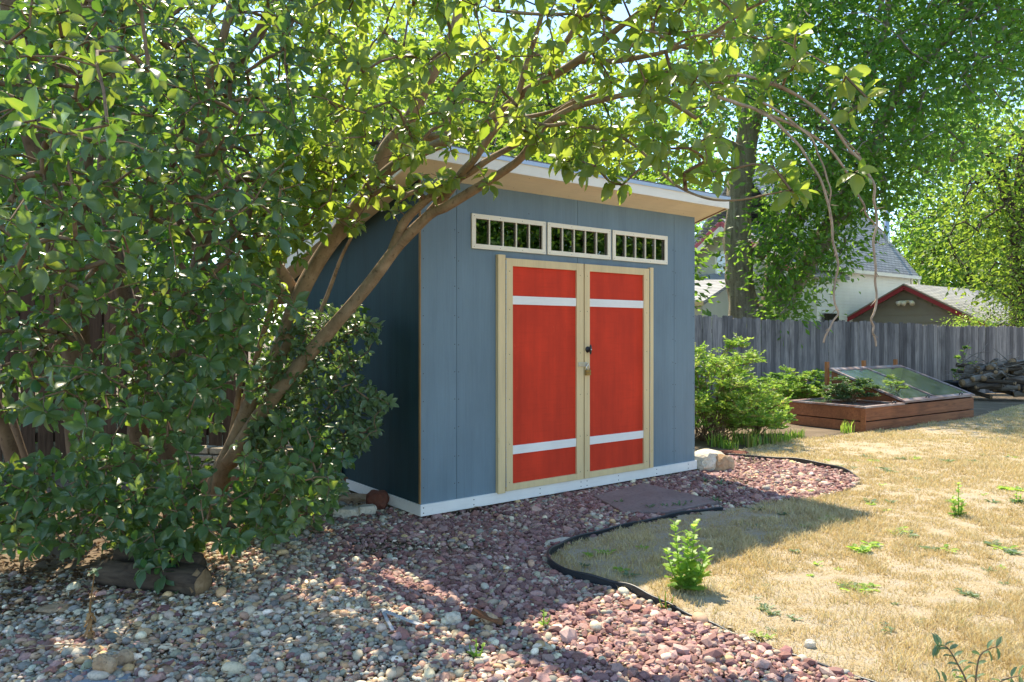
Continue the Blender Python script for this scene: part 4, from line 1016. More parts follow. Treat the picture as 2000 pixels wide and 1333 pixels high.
# ------------------------------------------------------------------ leaning multi-stem tree in front of the shed
lt = thing('broadleaf_tree', 'leaning multi-stemmed tree arching from the thicket over the shed front', 'tree', (-2.25,5.35,0))
sk = []
mbt = MB()
def lb(px, d0, d1, r0, r1, n=12):
    pts = pth(px, d0, d1); limb(mbt, pts, r0, r1, n); sk.append(pts); return pts
lb([(392,1035),(430,930),(462,860),(500,775),(545,690),(580,590),(625,505),(672,440),(724,364),(754,292),(795,244),(815,205),(840,150),(877,82),(892,41),(905,-60),(925,-200)], 5.45, 4.7, .075, .028, 16)
lb([(448,905),(505,815),(560,745),(640,650),(712,568),(769,492),(800,457),(842,417),(870,405),(920,375),(975,341),(1020,306),(1061,248),(1114,214),(1163,199),(1238,184),(1300,196),(1360,232)], 5.3, 3.7, .055, .009, 16)
lb([(430,1000),(468,820),(515,650),(560,490),(610,380),(655,250),(690,120)], 5.6, 5.1, .028, .01)
lb([(455,1000),(520,820),(592,690),(640,575),(668,500),(700,440)], 5.7, 5.5, .026, .009)
lb([(415,1010),(450,860),(470,720),(455,560),(480,430)], 5.5, 5.2, .03, .01)
lb([(766,495),(778,462),(791,432),(825,398),(870,364),(919,337),(956,311),(1024,274),(1069,240),(1110,205),(1180,180)], 4.85, 4.1, .036, .009)
lb([(842,417),(862,392),(885,364),(905,335),(925,312),(960,262),(1005,200),(1030,120),(1055,40),(1080,-60)], 4.72, 4.0, .036, .011)
lb([(742,349),(775,322),(817,300),(860,281),(911,259),(960,232),(1005,195),(1042,169),(1091,142),(1125,120),(1163,94),(1207,56),(1275,4),(1340,-60)], 4.9, 3.6, .042, .012)
lb([(1125,120),(1160,120),(1200,120),(1250,112),(1300,101),(1380,72),(1450,25),(1500,0)], 4.1, 3.3, .02, .006, 8)
lb([(802,285),(840,268),(892,256),(967,240),(1031,229),(1080,217),(1130,190)], 4.85, 4.2, .03, .008, 8)
lb([(1000,215),(1060,245),(1120,240),(1180,255),(1240,285),(1295,340),(1330,368),(1385,389),(1440,391),(1500,380),(1540,372)], 4.2, 3.1, .011, .003, 7)
lb([(1070,143),(1120,60),(1150,20),(1190,-40)], 4.1, 3.8, .02, .01, 8)
lb([(580,590),(560,545),(530,500),(500,455),(480,380)], 5.3, 4.9, .05, .015)
lb([(560,590),(520,470),(430,330),(400,200),(440,60),(470,-100)], 5.3, 4.6, .06, .02)
lb([(960,20),(1050,28),(1140,28),(1210,45),(1290,65),(1360,60)], 3.9, 3.2, .010, .004, 7)
lb([(1275,60),(1340,95),(1400,72),(1450,0),(1490,-30)], 3.5, 3.2, .008, .003, 7)
lb([(1300,100),(1360,70),(1440,75),(1500,72),(1560,95),(1620,130),(1655,155),(1690,190)], 3.35, 3.0, .0055, .0025, 7)
lb([(1330,165),(1400,150),(1460,150),(1505,165),(1560,190),(1600,215),(1640,262),(1675,300),(1697,335)], 3.3, 3.05, .005, .003, 7)
def proj(p): return CX + F*p.x/p.y, CY - F*(p.z-CH)/p.y
def near_line(p, line, tol):
    x, y = proj(p)
    for (x0,y0),(x1,y1) in zip(line[:-1], line[1:]):
        L2 = (x1-x0)**2+(y1-y0)**2; t = max(0,min(1,((x-x0)*(x1-x0)+(y-y0)*(y1-y0))/L2))
        if math.hypot(x-x0-t*(x1-x0), y-y0-t*(y1-y0)) < tol: return True
    return False
LA = [(450,900),(500,775),(545,690),(580,590),(610,530)]; LA2 = [(610,530),(672,440),(724,364),(754,292)]
def clear_stems(p):
    if p.y > 5.6: return True
    if near_line(p, LA, 58): return random.random() < .10
    if near_line(p, LA2, 45): return random.random() < .3
    if near_line(p, [(540,770),(640,650),(712,568),(769,492),(842,417),(930,370)], 48): return random.random() < .06
    return True
def both(p): return outside_shed(p) and clear_stems(p)
tg = []
tg += pxvol([(560,-120),(820,-120),(820,300),(760,330),(690,330),(600,300)], 150, 3.5, 5.0, outside_shed)
tg += pxvol([(820,-120),(1350,-120),(1330,0),(1270,120),(1180,180),(1050,230),(960,290),(860,300),(820,300)], 150, 3.3, 4.3, outside_shed)
tg += pxvol([(560,240),(760,330),(740,400),(640,540),(600,640),(520,640),(480,400)], 165, 4.3, 5.1, both)
tg += pxvol([(980,240),(1240,240),(1250,300),(1190,345),(1080,330),(1000,300)], 42, 3.6, 4.4, outside_shed)
tg += pxvol([(1200,-100),(1510,-100),(1490,10),(1430,120),(1440,210),(1330,240),(1240,230),(1200,150)], 80, 3.0, 3.9)
tg += pxvol([(1260,240),(1400,250),(1420,330),(1340,350),(1280,320)], 12, 3.1, 3.6)
tg += pxvol([(740,330),(860,330),(900,345),(830,380),(760,420),(720,400)], 16, 4.4, 4.8, outside_shed)
tg += [P(x,y,d) for x,y,d in [(1555,60,2.95),(1559,118,2.9),(1548,135,3.0),(1487,184,3.0),(1652,150,2.9),(1645,165,3.0),(1656,221,2.9),(1697,195,2.85),(1510,326,2.9),(1525,340,3.0),(1544,371,2.9),(1560,375,3.0),(1671,337,2.9),(1390,337,3.0),(1375,285,3.0),(1401,270,3.1),
      (1487,79,3.0),(1450,67,3.0),(1349,169,3.1),(1397,187,3.0),(1215,362,3.7),(1190,355,3.7),(1395,350,2.95),(1430,330,3.0),(955,360,4.3),(940,340,4.4)]]
tg += ell((-3.0,6.2,4.8), (1.6,1.4,.9), 190)   # unseen top of the crown, shaped to shade the left gravel
mbg, en, sd = grow(sk, [tuple(t) for t in tg])
mbt.merge(mbg, 1); mbt.build('trunk', [M['bark'], M['twig']], lt, world=True)
ps, dr, sz, tn = whorls(tg, en, (6,9), .092); leaves_mesh('crown', ps, dr, sz, M['leaflime'], lt, tint=tn, wid=1.12, upw=.8, outw=-.55)
# bare drooping vines
def vine(px, d0, d1, r0, r1, name, label):
    pts = pth(px, d0, d1, 2); pts = catmull([p + Vector((random.gauss(0,.004),random.gauss(0,.004),0)) for p in pts], 4)
    mb = MB(); limb(mb, pts, r0, r1, 7, .3)
    for k in range(6, len(pts)-4, 9):
        d = Vector((random.uniform(-1,1),random.uniform(-.6,.6),random.uniform(-.6,.2)))*random.uniform(.02,.06); mb.tube([pts[k], pts[k]+d*.6, pts[k]+d], [.0022,.0016,.001], 5)
    return mb.build(name, M['vine'], loc=pts[0], label=label, cat='hanging vine')
vine([(1400,190),(1450,205),(1487,220),(1530,255),(1562,289),(1600,349),(1622,416),(1627,470),(1634,520),(1632,570),(1637,612),(1620,640),(1605,670)], 3.0, 3.0, .007, .0035, 'hanging_vine', 'bare brown vine hanging down before the white house wall')
vine([(1440,145),(1502,161),(1570,195),(1619,240),(1660,292),(1697,337),(1708,390),(1711,440),(1706,500),(1711,550),(1710,595),(1704,625),(1708,650),(1712,677)], 3.02, 3.02, .006, .0035, 'hanging_vine', 'bare brown vine hanging down before the garage gable')
vine([(1480,215),(1560,250),(1620,290),(1660,345),(1685,400),(1700,430),(1730,455)], 3.06, 3.1, .006, .003, 'hanging_vine', 'thin grey vine curving in beside the longer vine before the flue pipe')
vine([(1490,200),(1560,245),(1600,300),(1617,350),(1620,395),(1624,430)], 2.97, 3.0, .005, .0025, 'hanging_vine', 'thin pale vine twined along the longer vine before the white wall')

# ------------------------------------------------------------------ left thicket: several stems
def shrub_tree(name, label, loc, limbs, targets, leafsize=.088, mat=None, nl=(5,8), cat='tree', step=.15, wid=1.15, bark=None, rt=.0028):
    t = thing(name, label, cat, loc); mb = MB(); sk = []
    for px, d0, d1, r0, r1 in limbs:
        pts = pth(px, d0, d1) if not isinstance(px[0], Vector) else catmull(px, 4); limb(mb, pts, r0, r1, 12 if r0 > .03 else 8); sk.append(pts)
    g, en, sd = grow(sk, [tuple(q) for q in targets], step=step, rt=rt); mb.merge(g, 1); mb.build('trunk', [bark or M['bark'], M['twig']], t, world=True)
    ps, dr, sz, tn = whorls(targets, en, nl, leafsize); leaves_mesh('crown', ps, dr, sz, mat or M['leaf'], t, tint=tn, wid=wid, upw=.75, outw=-.75); return t
lim = [([(190,1010),(160,860),(150,700),(140,560),(105,400),(60,250),(30,100),(10,-80)], 5.2, 4.8, .11, .05),
       ([(150,600),(85,540),(20,505),(-80,470)], 5.1, 4.7, .05, .02),
       ([(135,520),(165,420),(170,300),(190,150),(180,0),(170,-120)], 5.1, 4.8, .06, .02),
       ([(185,1000),(180,880),(182,800),(175,700)], 4.9, 4.9, .035, .025),
       ([(60,1010),(20,880),(-20,760),(-60,600)], 5.2, 4.9, .06, .03),
       ([(100,1000),(50,900),(15,780)], 5.4, 5.4, .04, .02)]
tgs = pxvol([(-200,-140),(330,-140),(320,300),(260,560),(-200,560)], 600, 2.7, 5.0, clear_stems) + pxvol([(-200,540),(300,540),(310,800),(200,880),(0,800),(-200,860)], 215, 3.3, 4.8, clear_stems)
tgs += ell((-4.2,5.2,4.6), (2.0,1.5,1.0), 100)  # unseen upper crown, also placed to shade the left gravel
tgs += [P(x,y,d) for x,y,d in [(70,235,2.0),(45,240,2.05),(130,262,2.1),(40,110,2.2),(190,130,2.3),(210,245,2.2),(20,430,2.6),(180,470,2.7)]]
shrub_tree('broadleaf_tree', 'dense tree filling the left of the yard on a thick leaning stem', (-2.9,5.2,0), lim, tgs, bark=M['barkdim'])
lim = [([(275,1000),(268,860),(272,700),(240,560),(212,420),(205,300),(225,120),(215,0),(210,-120)], 5.5, 5.2, .085, .03),
       ([(345,1010),(330,900),(300,780),(330,640),(395,500),(390,330),(430,180),(520,40),(560,-100)], 5.5, 5.0, .09, .03),
       ([(300,780),(370,560),(300,470),(250,400)], 5.5, 5.3, .03, .01),
       ([(395,500),(330,380),(360,200),(300,0)], 5.3, 5.0, .035, .01)]
tgs = pxvol([(300,-140),(620,-140),(600,300),(560,560),(300,560),(280,300)], 330, 3.3, 5.1, clear_stems) + pxvol([(280,540),(600,560),(560,700),(470,860),(300,860)], 215, 3.5, 5.0, clear_stems)
shrub_tree('broadleaf_tree', 'upright tree with two stems between the leaning trunk and the left stem', (-2.5,5.5,0), lim, tgs, bark=M['barkdim'])
# young shoots: low leafy shrub along the front of the thicket
lim = [([(40,1120),(60,1020),(90,950)], 4.3, 4.2, .012, .005), ([(250,1120),(230,1000),(210,900)], 4.3, 4.1, .014, .005),
       ([(360,1110),(400,1000),(420,900)], 4.4, 4.2, .014, .005), ([(420,1090),(500,1000),(560,940)], 4.6, 4.5, .012, .004)]
tgs = pxvol([(-150,910),(60,900),(200,860),(420,880),(560,900),(680,930),(650,1000),(500,1070),(420,1060),(330,1090),(200,1060),(110,1100),(20,1075),(-150,1060)], 430, 3.7, 4.5, clear_stems)
tgs += pxvol([(280,1150),(390,1145),(400,1180),(300,1200)], 9, 3.85, 4.05) + pxvol([(250,1060),(350,1060),(330,1130),(285,1130)], 14, 3.75, 3.9)
tgs += pxvol([(430,800),(560,800),(640,850),(690,900),(660,960),(560,960),(430,940)], 95, 4.6, 5.15, clear_stems) + [P(x,y,5.0) for x,y in [(640,1000),(615,1020),(660,985),(590,1040)]]
shrub_tree('leafy_shrub', 'low broad leaved shrub spilling over the dark log at the gravel edge', (-2.0,4.4,0), lim, tgs, .082, cat='shrub', rt=.002, step=.12)
lim = [([(560,985),(600,900),(640,800),(660,700)], 5.5, 5.6, .018, .006), ([(560,985),(650,900),(700,840)], 5.5, 5.4, .012, .005), ([(540,985),(560,850),(600,740)], 5.5, 5.7, .014, .005)]
tgs = pxvol([(480,720),(580,620),(640,590),(715,600),(745,640),(700,730),(765,780),(735,850),(700,890),(650,890),(640,980),(560,1010),(480,990)], 700, 5.0, 5.75, lambda p: outside_shed(p, -.15))
shrub_tree('leafy_shrub', 'small leaved shrub catching the sun against the teal shed wall', (-1.75,5.5,0), lim, tgs, .066, M['leafsmall'], (5,8), 'shrub', .1, 1.1, rt=.0016)

# ------------------------------------------------------------------ background trees
def clump_leaves(cent, per, spread, size):
    c = np.repeat(np.asarray(cent), per, 0); n = len(c); off = RS.normal(0, 1, (n,3))*np.array([1,1,.75])*spread
    d = off + RS.normal(0, .5, (n,3))*spread; d[:,2] -= spread*.35
    tn = np.clip(np.repeat(RS.rand(len(cent)), per)*.75 + RS.rand(n)*.25, 0, 1)
    return c+off, d, size*RS.uniform(.6,1.3,n), tn
def big_tree(name, label, loc, limbs, cents, per, spread, size, leaf, bark, group=None, rt=.012, step=.7, cat='tree', wid=1.0, bow=.05):
    t = thing(name, label, cat, loc, 0, group); mb = MB(); sk = []
    for pts, r0, r1 in limbs:
        pts = catmull([Vector(p) for p in pts], 6); limb(mb, pts, r0, r1, 14 if r0 > .15 else 8, .3); sk.append(pts)
    g, en, sd = grow(sk, [tuple(q) for q in cents], step=step, rt=rt, bow=bow); mb.merge(g, 0); mb.build('trunk', bark, t, world=True)
    ps, dr, sz, tn = clump_leaves([tuple(c) for c in cents], per, spread, size); leaves_mesh('crown', ps, dr, sz, leaf, t, 'dia', .6, tn, wid)
    return t
def Q(l): return [P(x,y,d) for x,y,d in l]
# big tree behind the fence
D0 = 20.5
TR = [(1455,640),(1448,560),(1440,450),(1446,360),(1462,260)]
def bigkeep(p):
    x, y = proj(p)
    if near_line(p, TR, 62 if p.y < 20.9 else 0): return random.random() < .03
    if near_line(p, [(1545,565),(1600,480),(1622,440),(1650,385)], 22) and p.y < 19.8: return random.random() < .25
    if x > 1655 and 415 < y < 640 and x < 1860: return False
    if x < 1430 and y > 395: return random.random() < .06
    if inpoly(np.array([x]), np.array([y]), [(1870,205),(2010,215),(1970,260),(1890,300)])[0]: return False
    if inpoly(np.array([x]), np.array([y]), [(1600,540),(1640,500),(1700,480),(1700,650),(1540,650)])[0]: return random.random() < .05
    return True
def seg(c): return [p for p in c if bigkeep(p)]
limbs = [(Q([(1458,700,D0),(1454,640,D0),(1448,560,D0),(1440,450,D0),(1446,360,D0),(1462,260,D0),(1478,180,D0-.3),(1520,90,D0-.6),(1575,0,D0-1),(1590,-120,D0-1.2),(1560,-300,D0-1)]), .43, .20),
         (Q([(1485,690,D0),(1487,640,D0),(1478,600,D0)]), .30, .30),
         (Q([(1500,690,D0),(1506,600,D0),(1512,540,D0),(1520,500,D0)]), .34, .22),
         (Q([(1500,640,D0),(1545,565,D0-.2),(1600,480,D0-.8),(1622,440,D0-1),(1650,385,D0-1.3),(1700,300,D0-1.8),(1740,200,D0-2.2),(1830,90,D0-2.5),(1900,10,D0-2.5)]), .30, .10),
         (Q([(1478,500,D0),(1505,465,D0-.3),(1555,425,D0-.8),(1600,370,D0-1.4),(1660,230,D0-2),(1720,100,D0-2.5),(1735,0,D0-2.6)]), .22, .07),
         (Q([(1455,300,D0),(1400,270,D0-.6),(1370,240,D0-1),(1330,180,D0-1.2)]), .16, .06),
         (Q([(1575,0,D0-1),(1700,-80,D0-1.8),(1850,-200,D0-2)]), .2, .08)]
cen = pxvol([(1430,-260),(2050,-260),(2100,0),(1990,200),(1900,230),(1900,300),(1840,330),(1760,360),(1660,400),(1560,380),(1470,330),(1350,300),(1280,200),(1320,60)], 1080, 16.0, 22)
cen += pxvol([(1470,330),(1640,380),(1690,440),(1660,520),(1640,560),(1590,600),(1540,625),(1490,620),(1510,500),(1460,420)], 125, 17.8, 20)
cen += pxvol([(1500,590),(1570,590),(1570,625),(1500,640)], 14, 18.6, 19.6) + pxvol([(1385,545),(1430,535),(1420,580),(1365,575)], 7, 19, 19.8) + pxvol([(1395,440),(1480,450),(1480,500),(1400,490)], 12, 18.8, 19.7)
cen = seg(cen)
cen += pxvol([(1590,320),(1760,330),(1770,375),(1700,415),(1640,440),(1590,420)], 46, 17.0, 20)
cen += pxvol([(1500,-900),(2300,-900),(2300,-260),(1500,-260)], 330, 15, 22)
big_tree('maple_tree', 'huge spreading tree with thick grey trunk rising just behind the fence', (P(1465,700,D0).x, D0, -.1), limbs, cen, 46, .36, .17, M['bgleaf'], M['greybark'], rt=.011)
# tree at the right edge
D1 = 27
limbs = [(Q([(1998,700,D1),(1992,600,D1),(1988,500,D1),(1975,430,D1),(1950,330,D1),(1915,270,D1),(1890,200,D1)]), .38, .10),
         (Q([(1990,520,D1),(1995,440,D1),(1992,330,D1),(2030,200,D1)]), .25, .1), (Q([(1975,430,D1),(1930,390,D1-.5),(1905,350,D1-.7)]), .14, .05)]
cen = pxvol([(1880,300),(1930,240),(2010,210),(2200,150),(2200,620),(1960,600),(1900,540),(1840,520),(1850,420),(1880,380)], 560, 24, 29)
big_tree('broadleaf_tree', 'sunny open crowned tree with dark forked trunk beyond the garage', (P(1998,700,D1).x, D1, -.3), limbs, cen, 26, .5, .19, M['bglime'], M['darkbark'])
# airy tree between house and right tree
D2 = 40
limbs = [(Q([(1835,680,D2),(1834,560,D2),(1838,470,D2),(1845,380,D2)]), .16, .05), (Q([(1836,560,D2),(1820,470,D2),(1810,400,D2)]), .08, .03)]
cen = pxvol([(1745,450),(1790,380),(1870,360),(1920,430),(1940,540),(1880,600),(1780,590),(1750,540)], 230, 37, 44)
big_tree('broadleaf_tree', 'slender airy tree seen between the white house and the right tree', (P(1835,680,D2).x, D2, -.3), limbs, cen, 20, .6, .22, M['bglime'], M['darkbark'])
# spruce
D3 = 46
sp_ = thing('spruce_tree', 'dark blue green spruce standing behind the steep roof', 'tree', (P(1780,700,D3).x, D3, -.3))
mb = MB(); base = P(1780,700,D3); top = P(1782,415,D3); limb(mb, [base, (base+top)/2, top], .25, .03); mb.build('trunk', M['darkbark'], sp_, world=True)
ps=[];dr=[]
for i in range(26):
    u = i/26; z = base.z+1.5+(top.z-base.z-1.5)*u; R_ = 2.7*(1-u)**.8+.15
    for k in range(int(14*(1-u))+5):
        a = random.uniform(0,2*PI)
        for s in np.linspace(.15,1,int(10*R_/2.7)+3):
            for q in range(5):
                ps.append((base.x+math.cos(a)*R_*s+random.gauss(0,.08), base.y+math.sin(a)*R_*s+random.gauss(0,.08), z-R_*s*.28+random.gauss(0,.06))); dr.append((math.cos(a)+random.gauss(0,.7), math.sin(a)+random.gauss(0,.7), -.5+random.gauss(0,.3)))
leaves_mesh('crown', np.array(ps), np.array(dr), RS.uniform(.15,.3,len(ps)), M['needle'], sp_, 'dia', .3, wid=.5)
# shrubs over the fence
def bush(name, label, c, r, n, per, spread, size, mat, cat='shrub', stems=5, shell=.3, rt=.004, wid=1.0, up=.0):
    c = Vector(c); limbs = []
    for k in range(stems):
        a = 2*PI*k/stems; e = c + Vector((math.cos(a)*r[0]*.55, math.sin(a)*r[1]*.55, r[2]*(.9+random.uniform(-.3,.5)))); limbs.append(([c, c+(e-c)*.5+Vector((0,0,.15*r[2])), e], max(.012,r[0]*.02), .006))
    cen = ell((c.x,c.y,c.z+r[2]), r, n, shell, c.z+.03); return big_tree(name, label, c, limbs, cen, per, spread, size, mat, M['twig'], rt=rt, step=.3, cat=cat, wid=wid)
bush('leafy_shrub', 'yellow green shrub rising above the fence before the garage', (P(1888,700,23).x, 23, -.3), (.95,.8,1.12), 120, 26, .17, .09, M['rose'])
bush('leafy_shrub', 'tall loose shrub above the fence at the right edge', (P(1985,700,23.5).x, 23.5, -.3), (1.35,1.1,1.5), 150, 22, .26, .10, M['bglime'])
bush('leafy_shrub', 'green suckers at the foot of the big tree behind the fence', (P(1520,700,19.6).x, 19.6, -.1), (.55,.5,.88), 55, 30, .17, .11, M['bgleaf'])
# light green row behind the house and behind the shed
def bgt(label, x, y, h, r, n=170, mat='bglime', per=36, size=.2, z0=0, low=0.25, spread=.55, base=0):
    x = float(x); limbs = [([(x,y,base),(x+.1,y,base+h*.35),(x-.2,y+.2,base+h*.8)], .16+h*.012, .05), ([(x,y,base+h*.3),(x+r*.5,y-.3,base+h*.6)], .09, .04), ([(x,y,base+h*.3),(x-r*.5,y+.3,base+h*.62)], .09, .04)]
    cen = ell((x,y,base+h*(low+1)/2), (r,r*.9,h*(1-low)/2), n, .35, base+h*low*.7)
    return big_tree('broadleaf_tree', label, (x,y,base), limbs, cen, per, spread, size, M[mat], M['darkbark'])
bgt('pale green tree showing over the shed roof at its middle', -.3, 15.5, 5.6, 2.0, 150, low=.12)
bgt('dark green tree right of the sky gap over the shed roof', 3.35, 19.5, 5.6, 1.05, 110, 'bgleaf', low=.15)
bgt('sunlit tree behind the fence at the left end of the shed roof', -4.2, 14.5, 8.2, 2.9, 210, low=.1)
bgt('sunlit tree far behind the thicket at the left edge', -10.2, 13.5, 8.5, 3.0, 210, low=.08)
bgt('sunlit tree behind the brown fence in the middle of the thicket', -7.2, 12.0, 7.6, 2.5, 200, low=.08)
bgt('tall tree rising high behind the shed roof', -1.4, 20.5, 10.0, 2.8, 230, low=.25)
bgt('feathery tree between the shed roof and the big trunk', 4.7, 26, 9.5, 1.3, 110, low=.35)
bgt('broad hedge-like tree behind the steep roof of the white house', 11, 46, 12, 5.0, 230, 'bgleaf', size=.35, spread=.9, low=.05)
bgt('rounded tree at the far end behind the garage roof', 27, 44, 7.5, 4.2, 230, size=.3, spread=.8, low=.02, base=-.3)
bgt('small green tree just right of the white house corner', 21.2, 38.5, 4.4, 2.4, 170, size=.22, low=.02, base=-.3)
bgt('dark tree at the far right behind the right tree', 33, 42, 12, 5.5, 240, 'bgleaf', size=.35, spread=.9, low=.02, base=-.3)
bgt('dense added tree close behind the brown fence at the left edge', -7.3, 9.3, 5.2, 1.9, 190, 'bgleaf', size=.14, spread=.35, low=.03)  # added backing that darkens the gaps in the thicket
bgt('dense added tree behind the brown fence and the two stemmed tree', -4.6, 9.8, 4.6, 1.7, 190, 'bgleaf', size=.14, spread=.35, low=.03)  # second backing tree, added to darken the thicket's interior
bgt('tall lime tree far behind the left half of the shed roof', -3.6, 25, 13.5, 3.3, 240, size=.24, spread=.6, low=.2)
bgt('tall lime tree far behind the sunny branches over the shed', .6, 29, 12.5, 3.0, 220, size=.24, spread=.6, low=.25)
bgt('tall dark green tree between the right tree and the big crown', 22.5, 37, 14, 3.8, 260, 'bgleaf', size=.28, spread=.7, low=.2, base=-.3)
# trees across the lawn to the right, mirrored in the transom windows
bgt('tree across the lawn outside the picture, mirrored in the transom windows', 13.5, 4.4, 6.2, 2.8, 330, 'bgleaf', per=60, size=.2, spread=.5, low=.02)
bgt('tree beyond the lawn outside the picture, mirrored in the nearer transom window', 14.5, 1.2, 6.5, 2.8, 300, 'bgleaf', per=60, size=.2, spread=.5, low=.02)
bgt('round tree beyond the lawn outside the picture, mirrored in the farthest transom window', 15.5, 8.2, 6.5, 2.8, 300, 'bgleaf', per=60, size=.2, spread=.5, low=.02)
bgt('lime tree glowing behind the middle of the shed roof', 1.3, 18.5, 8.6, 2.1, 190, low=.15)

# shrub by the shed corner and plants round the cold frame
def arching(name, label, c, n, r, h, mat, size=.05, per=11, cat='shrub', upright=0.0):
    """canes that arch outwards and carry pinnate sprays"""
    c = Vector(c); t = thing(name, label, cat, c); mb = MB(); ps=[];dr=[];sz=[];tn=[]
    for k in range(n):
        a = random.uniform(0,2*PI); R_ = r*random.uniform(.2,1)**.7; H_ = h*random.uniform(.15,1)*(1-.35*R_/r); b = c+Vector((random.gauss(0,.12*r),random.gauss(0,.12*r),0))
        tip = c+Vector((math.cos(a)*R_, math.sin(a)*R_*.8, H_)); mid = (b+tip)/2+Vector((0,0,H_*.35)); pts = catmull([b,mid,tip,tip+Vector((math.cos(a),math.sin(a)*.8,-.35+upright*random.uniform(0,1)))*.14*r], 5)
        mb.tube(pts, [.006-.004*i/(len(pts)-1) for i in range(len(pts))], 5)
        for i in range(4, len(pts)):
            for q in range(2):
                b2 = random.uniform(0,2*PI); sd = Vector((math.cos(b2),math.sin(b2),random.uniform(-.1,.5)+upright*random.uniform(-.3,1.2))).normalized(); Ls = random.uniform(.07,.16)*(r/.8)
                mb.tube([pts[i], pts[i]+sd*Ls], [.002,.001], 4, caps=False); tt = random.random()*.7 if random.random() > .05 else 1
                pr = sd.cross(Vector((0,0,1))).normalized()
                for s in range(per):
                    u = .25+.75*s/(per-1); sg = 1 if s%2 else -1; ps.append(pts[i]+sd*Ls*u); dr.append(sd*.7+pr*sg+Vector((0,0,random.uniform(-.3,.2)))); sz.append(size*random.uniform(.7,1.2)); tn.append(min(1,tt+random.random()*.15))
    mb.build('canes', M['twig'], t, world=True); leaves_mesh('foliage', np.array([tuple(p) for p in ps]), np.array([tuple(p) for p in dr]), np.array(sz), mat, t, 'leaf', 1.1-.7*upright, np.array(tn), .9, outw=-.35*upright); return t
cs = G(1440,862); arching('rose_bush', 'bright yellow green bush growing between the shed corner and cold frame', cs+Vector((-.3,.1,0)), 85, .82, 1.5, M['rose'], .05, 8, upright=1.0)
cs2 = G(1530,850); arching('rose_bush', 'lower green bush touching the left end of the cold frame', cs2+Vector((-.3,.1,0)), 46, .42, .65, M['rose'], .046, 8, upright=.8)
arching('leafy_plant', 'dark green plant behind the cold frame against the grey fence', (5.0,12.9,0), 45, .8, .85, M['bgleaf'], .06, 9, 'plant')
arching('leafy_plant', 'feathery green plant leaning over the flat lid of the cold frame', (4.98,11.0,.33), 30, .38, .48, M['leafsmall'], .042, 9, 'plant', upright=.6)
arching('leafy_plant', 'green plant standing behind the flat lid at the left end of the cold frame', (4.55,11.9,0), 40, .5, .85, M['rose'], .045, 9, 'plant', upright=.6)
arching('leafy_plant', 'thin green sprays lying over the sloping glass lid', (5.75,11.3,.46), 5, .4, .3, M['rose'], .036, 6, 'plant', upright=.5)
arching('climbing_plant', 'sparse vine growing up the grey fence left of the woodpile', (P(1890,740,18.6).x, 18.9, -.2), 12, .4, 1.4, M['bgleaf'], .05, 7, 'plant', upright=1.0)

# grassy tufts at the foot of bush
def tuft(name, label, c, n, r, h, mat, cat='plant', group=None, parent=None):
    c = Vector(c); V=[];T=[];tn=[]
    for k in range(n):
        a = random.uniform(0,6.28); q = c+Vector((random.gauss(0,r*.4),random.gauss(0,r*.4),0)); hh = h*random.uniform(.5,1); wd = .0035*random.uniform(.7,1.5)+.0004*c.y
        sd = Vector((-math.sin(a),math.cos(a),0))*wd; dd = Vector((math.cos(a),math.sin(a),0))*hh*random.uniform(.1,.7); b = len(V)
        V += [q-sd, q+sd, q-sd*.8+dd*.3+Vector((0,0,hh*.6)), q+sd*.8+dd*.3+Vector((0,0,hh*.6)), q+dd+Vector((0,0,hh))]; T += [(b,b+1,b+3),(b,b+3,b+2),(b+2,b+3,b+4)]; tn += [random.random()]*5
    return np_mesh(name, [tuple(v) for v in V], T, mat, tint=tn, loc=tuple(c), label=label, cat=cat, group=group)
for i, (x, y, h) in enumerate([(1400,872,.22),(1440,868,.25),(1470,873,.28),(1500,868,.25),(1530,865,.2),(1425,876,.15),(1555,858,.18)]):
    tuft('grass_tuft', 'green grass tuft at the foot of the bright bush by the shed', G(x,y), 44, .13, h*.9, M['rose'], group='grass tufts under the bush')
tuft('grass_tuft', 'green grass tuft at the front corner of the cold frame', G(1655,846), 30, .1, .2, M['weed'])

# ------------------------------------------------------------------ weeds
def rosette(c, r, n=10, mat=None, label='small green weed rosette flat in the dry lawn', group='weed rosettes in the dry lawn', flat=True, name='weed_rosette'):
    c = Vector(c); ps=[];dr=[];sz=[]
    for i in range(n):
        a = i*2.4+random.random()*.4; el = random.uniform(.1,.45) if flat else random.uniform(.3,1.0); d = Vector((math.cos(a)*math.cos(el),math.sin(a)*math.cos(el),math.sin(el))); ps.append(c+d*.005+Vector((random.gauss(0,r*.25),random.gauss(0,r*.25),.012))); dr.append(d); sz.append(r*random.uniform(.6,1.1))
    P_ = np.array([tuple(p) for p in ps]); D_ = np.array([tuple(p) for p in dr]); V0, T0 = LEAF_V, LEAF_T
    n_ = len(P_); o = None
    d = unit(D_); nr = np.zeros((n_,3)); nr[:,2] = 1; z = unit(nr-(nr*d).sum(1,keepdims=True)*d); y = np.cross(z,d); s = np.array(sz)[:,None,None]
    V = (V0[:,0:1]*d[:,None] + V0[:,1:2]*.8*y[:,None] + V0[:,2:3]*z[:,None])*s + P_[:,None]; T = T0[None]+(np.arange(n_)*len(V0))[:,None,None]
    return np_mesh(name, V, T.reshape(-1,3), mat or M['bluweed'], tint=np.repeat(RS.rand(n_),len(V0)), loc=tuple(c), label=label, cat='weed', group=group)
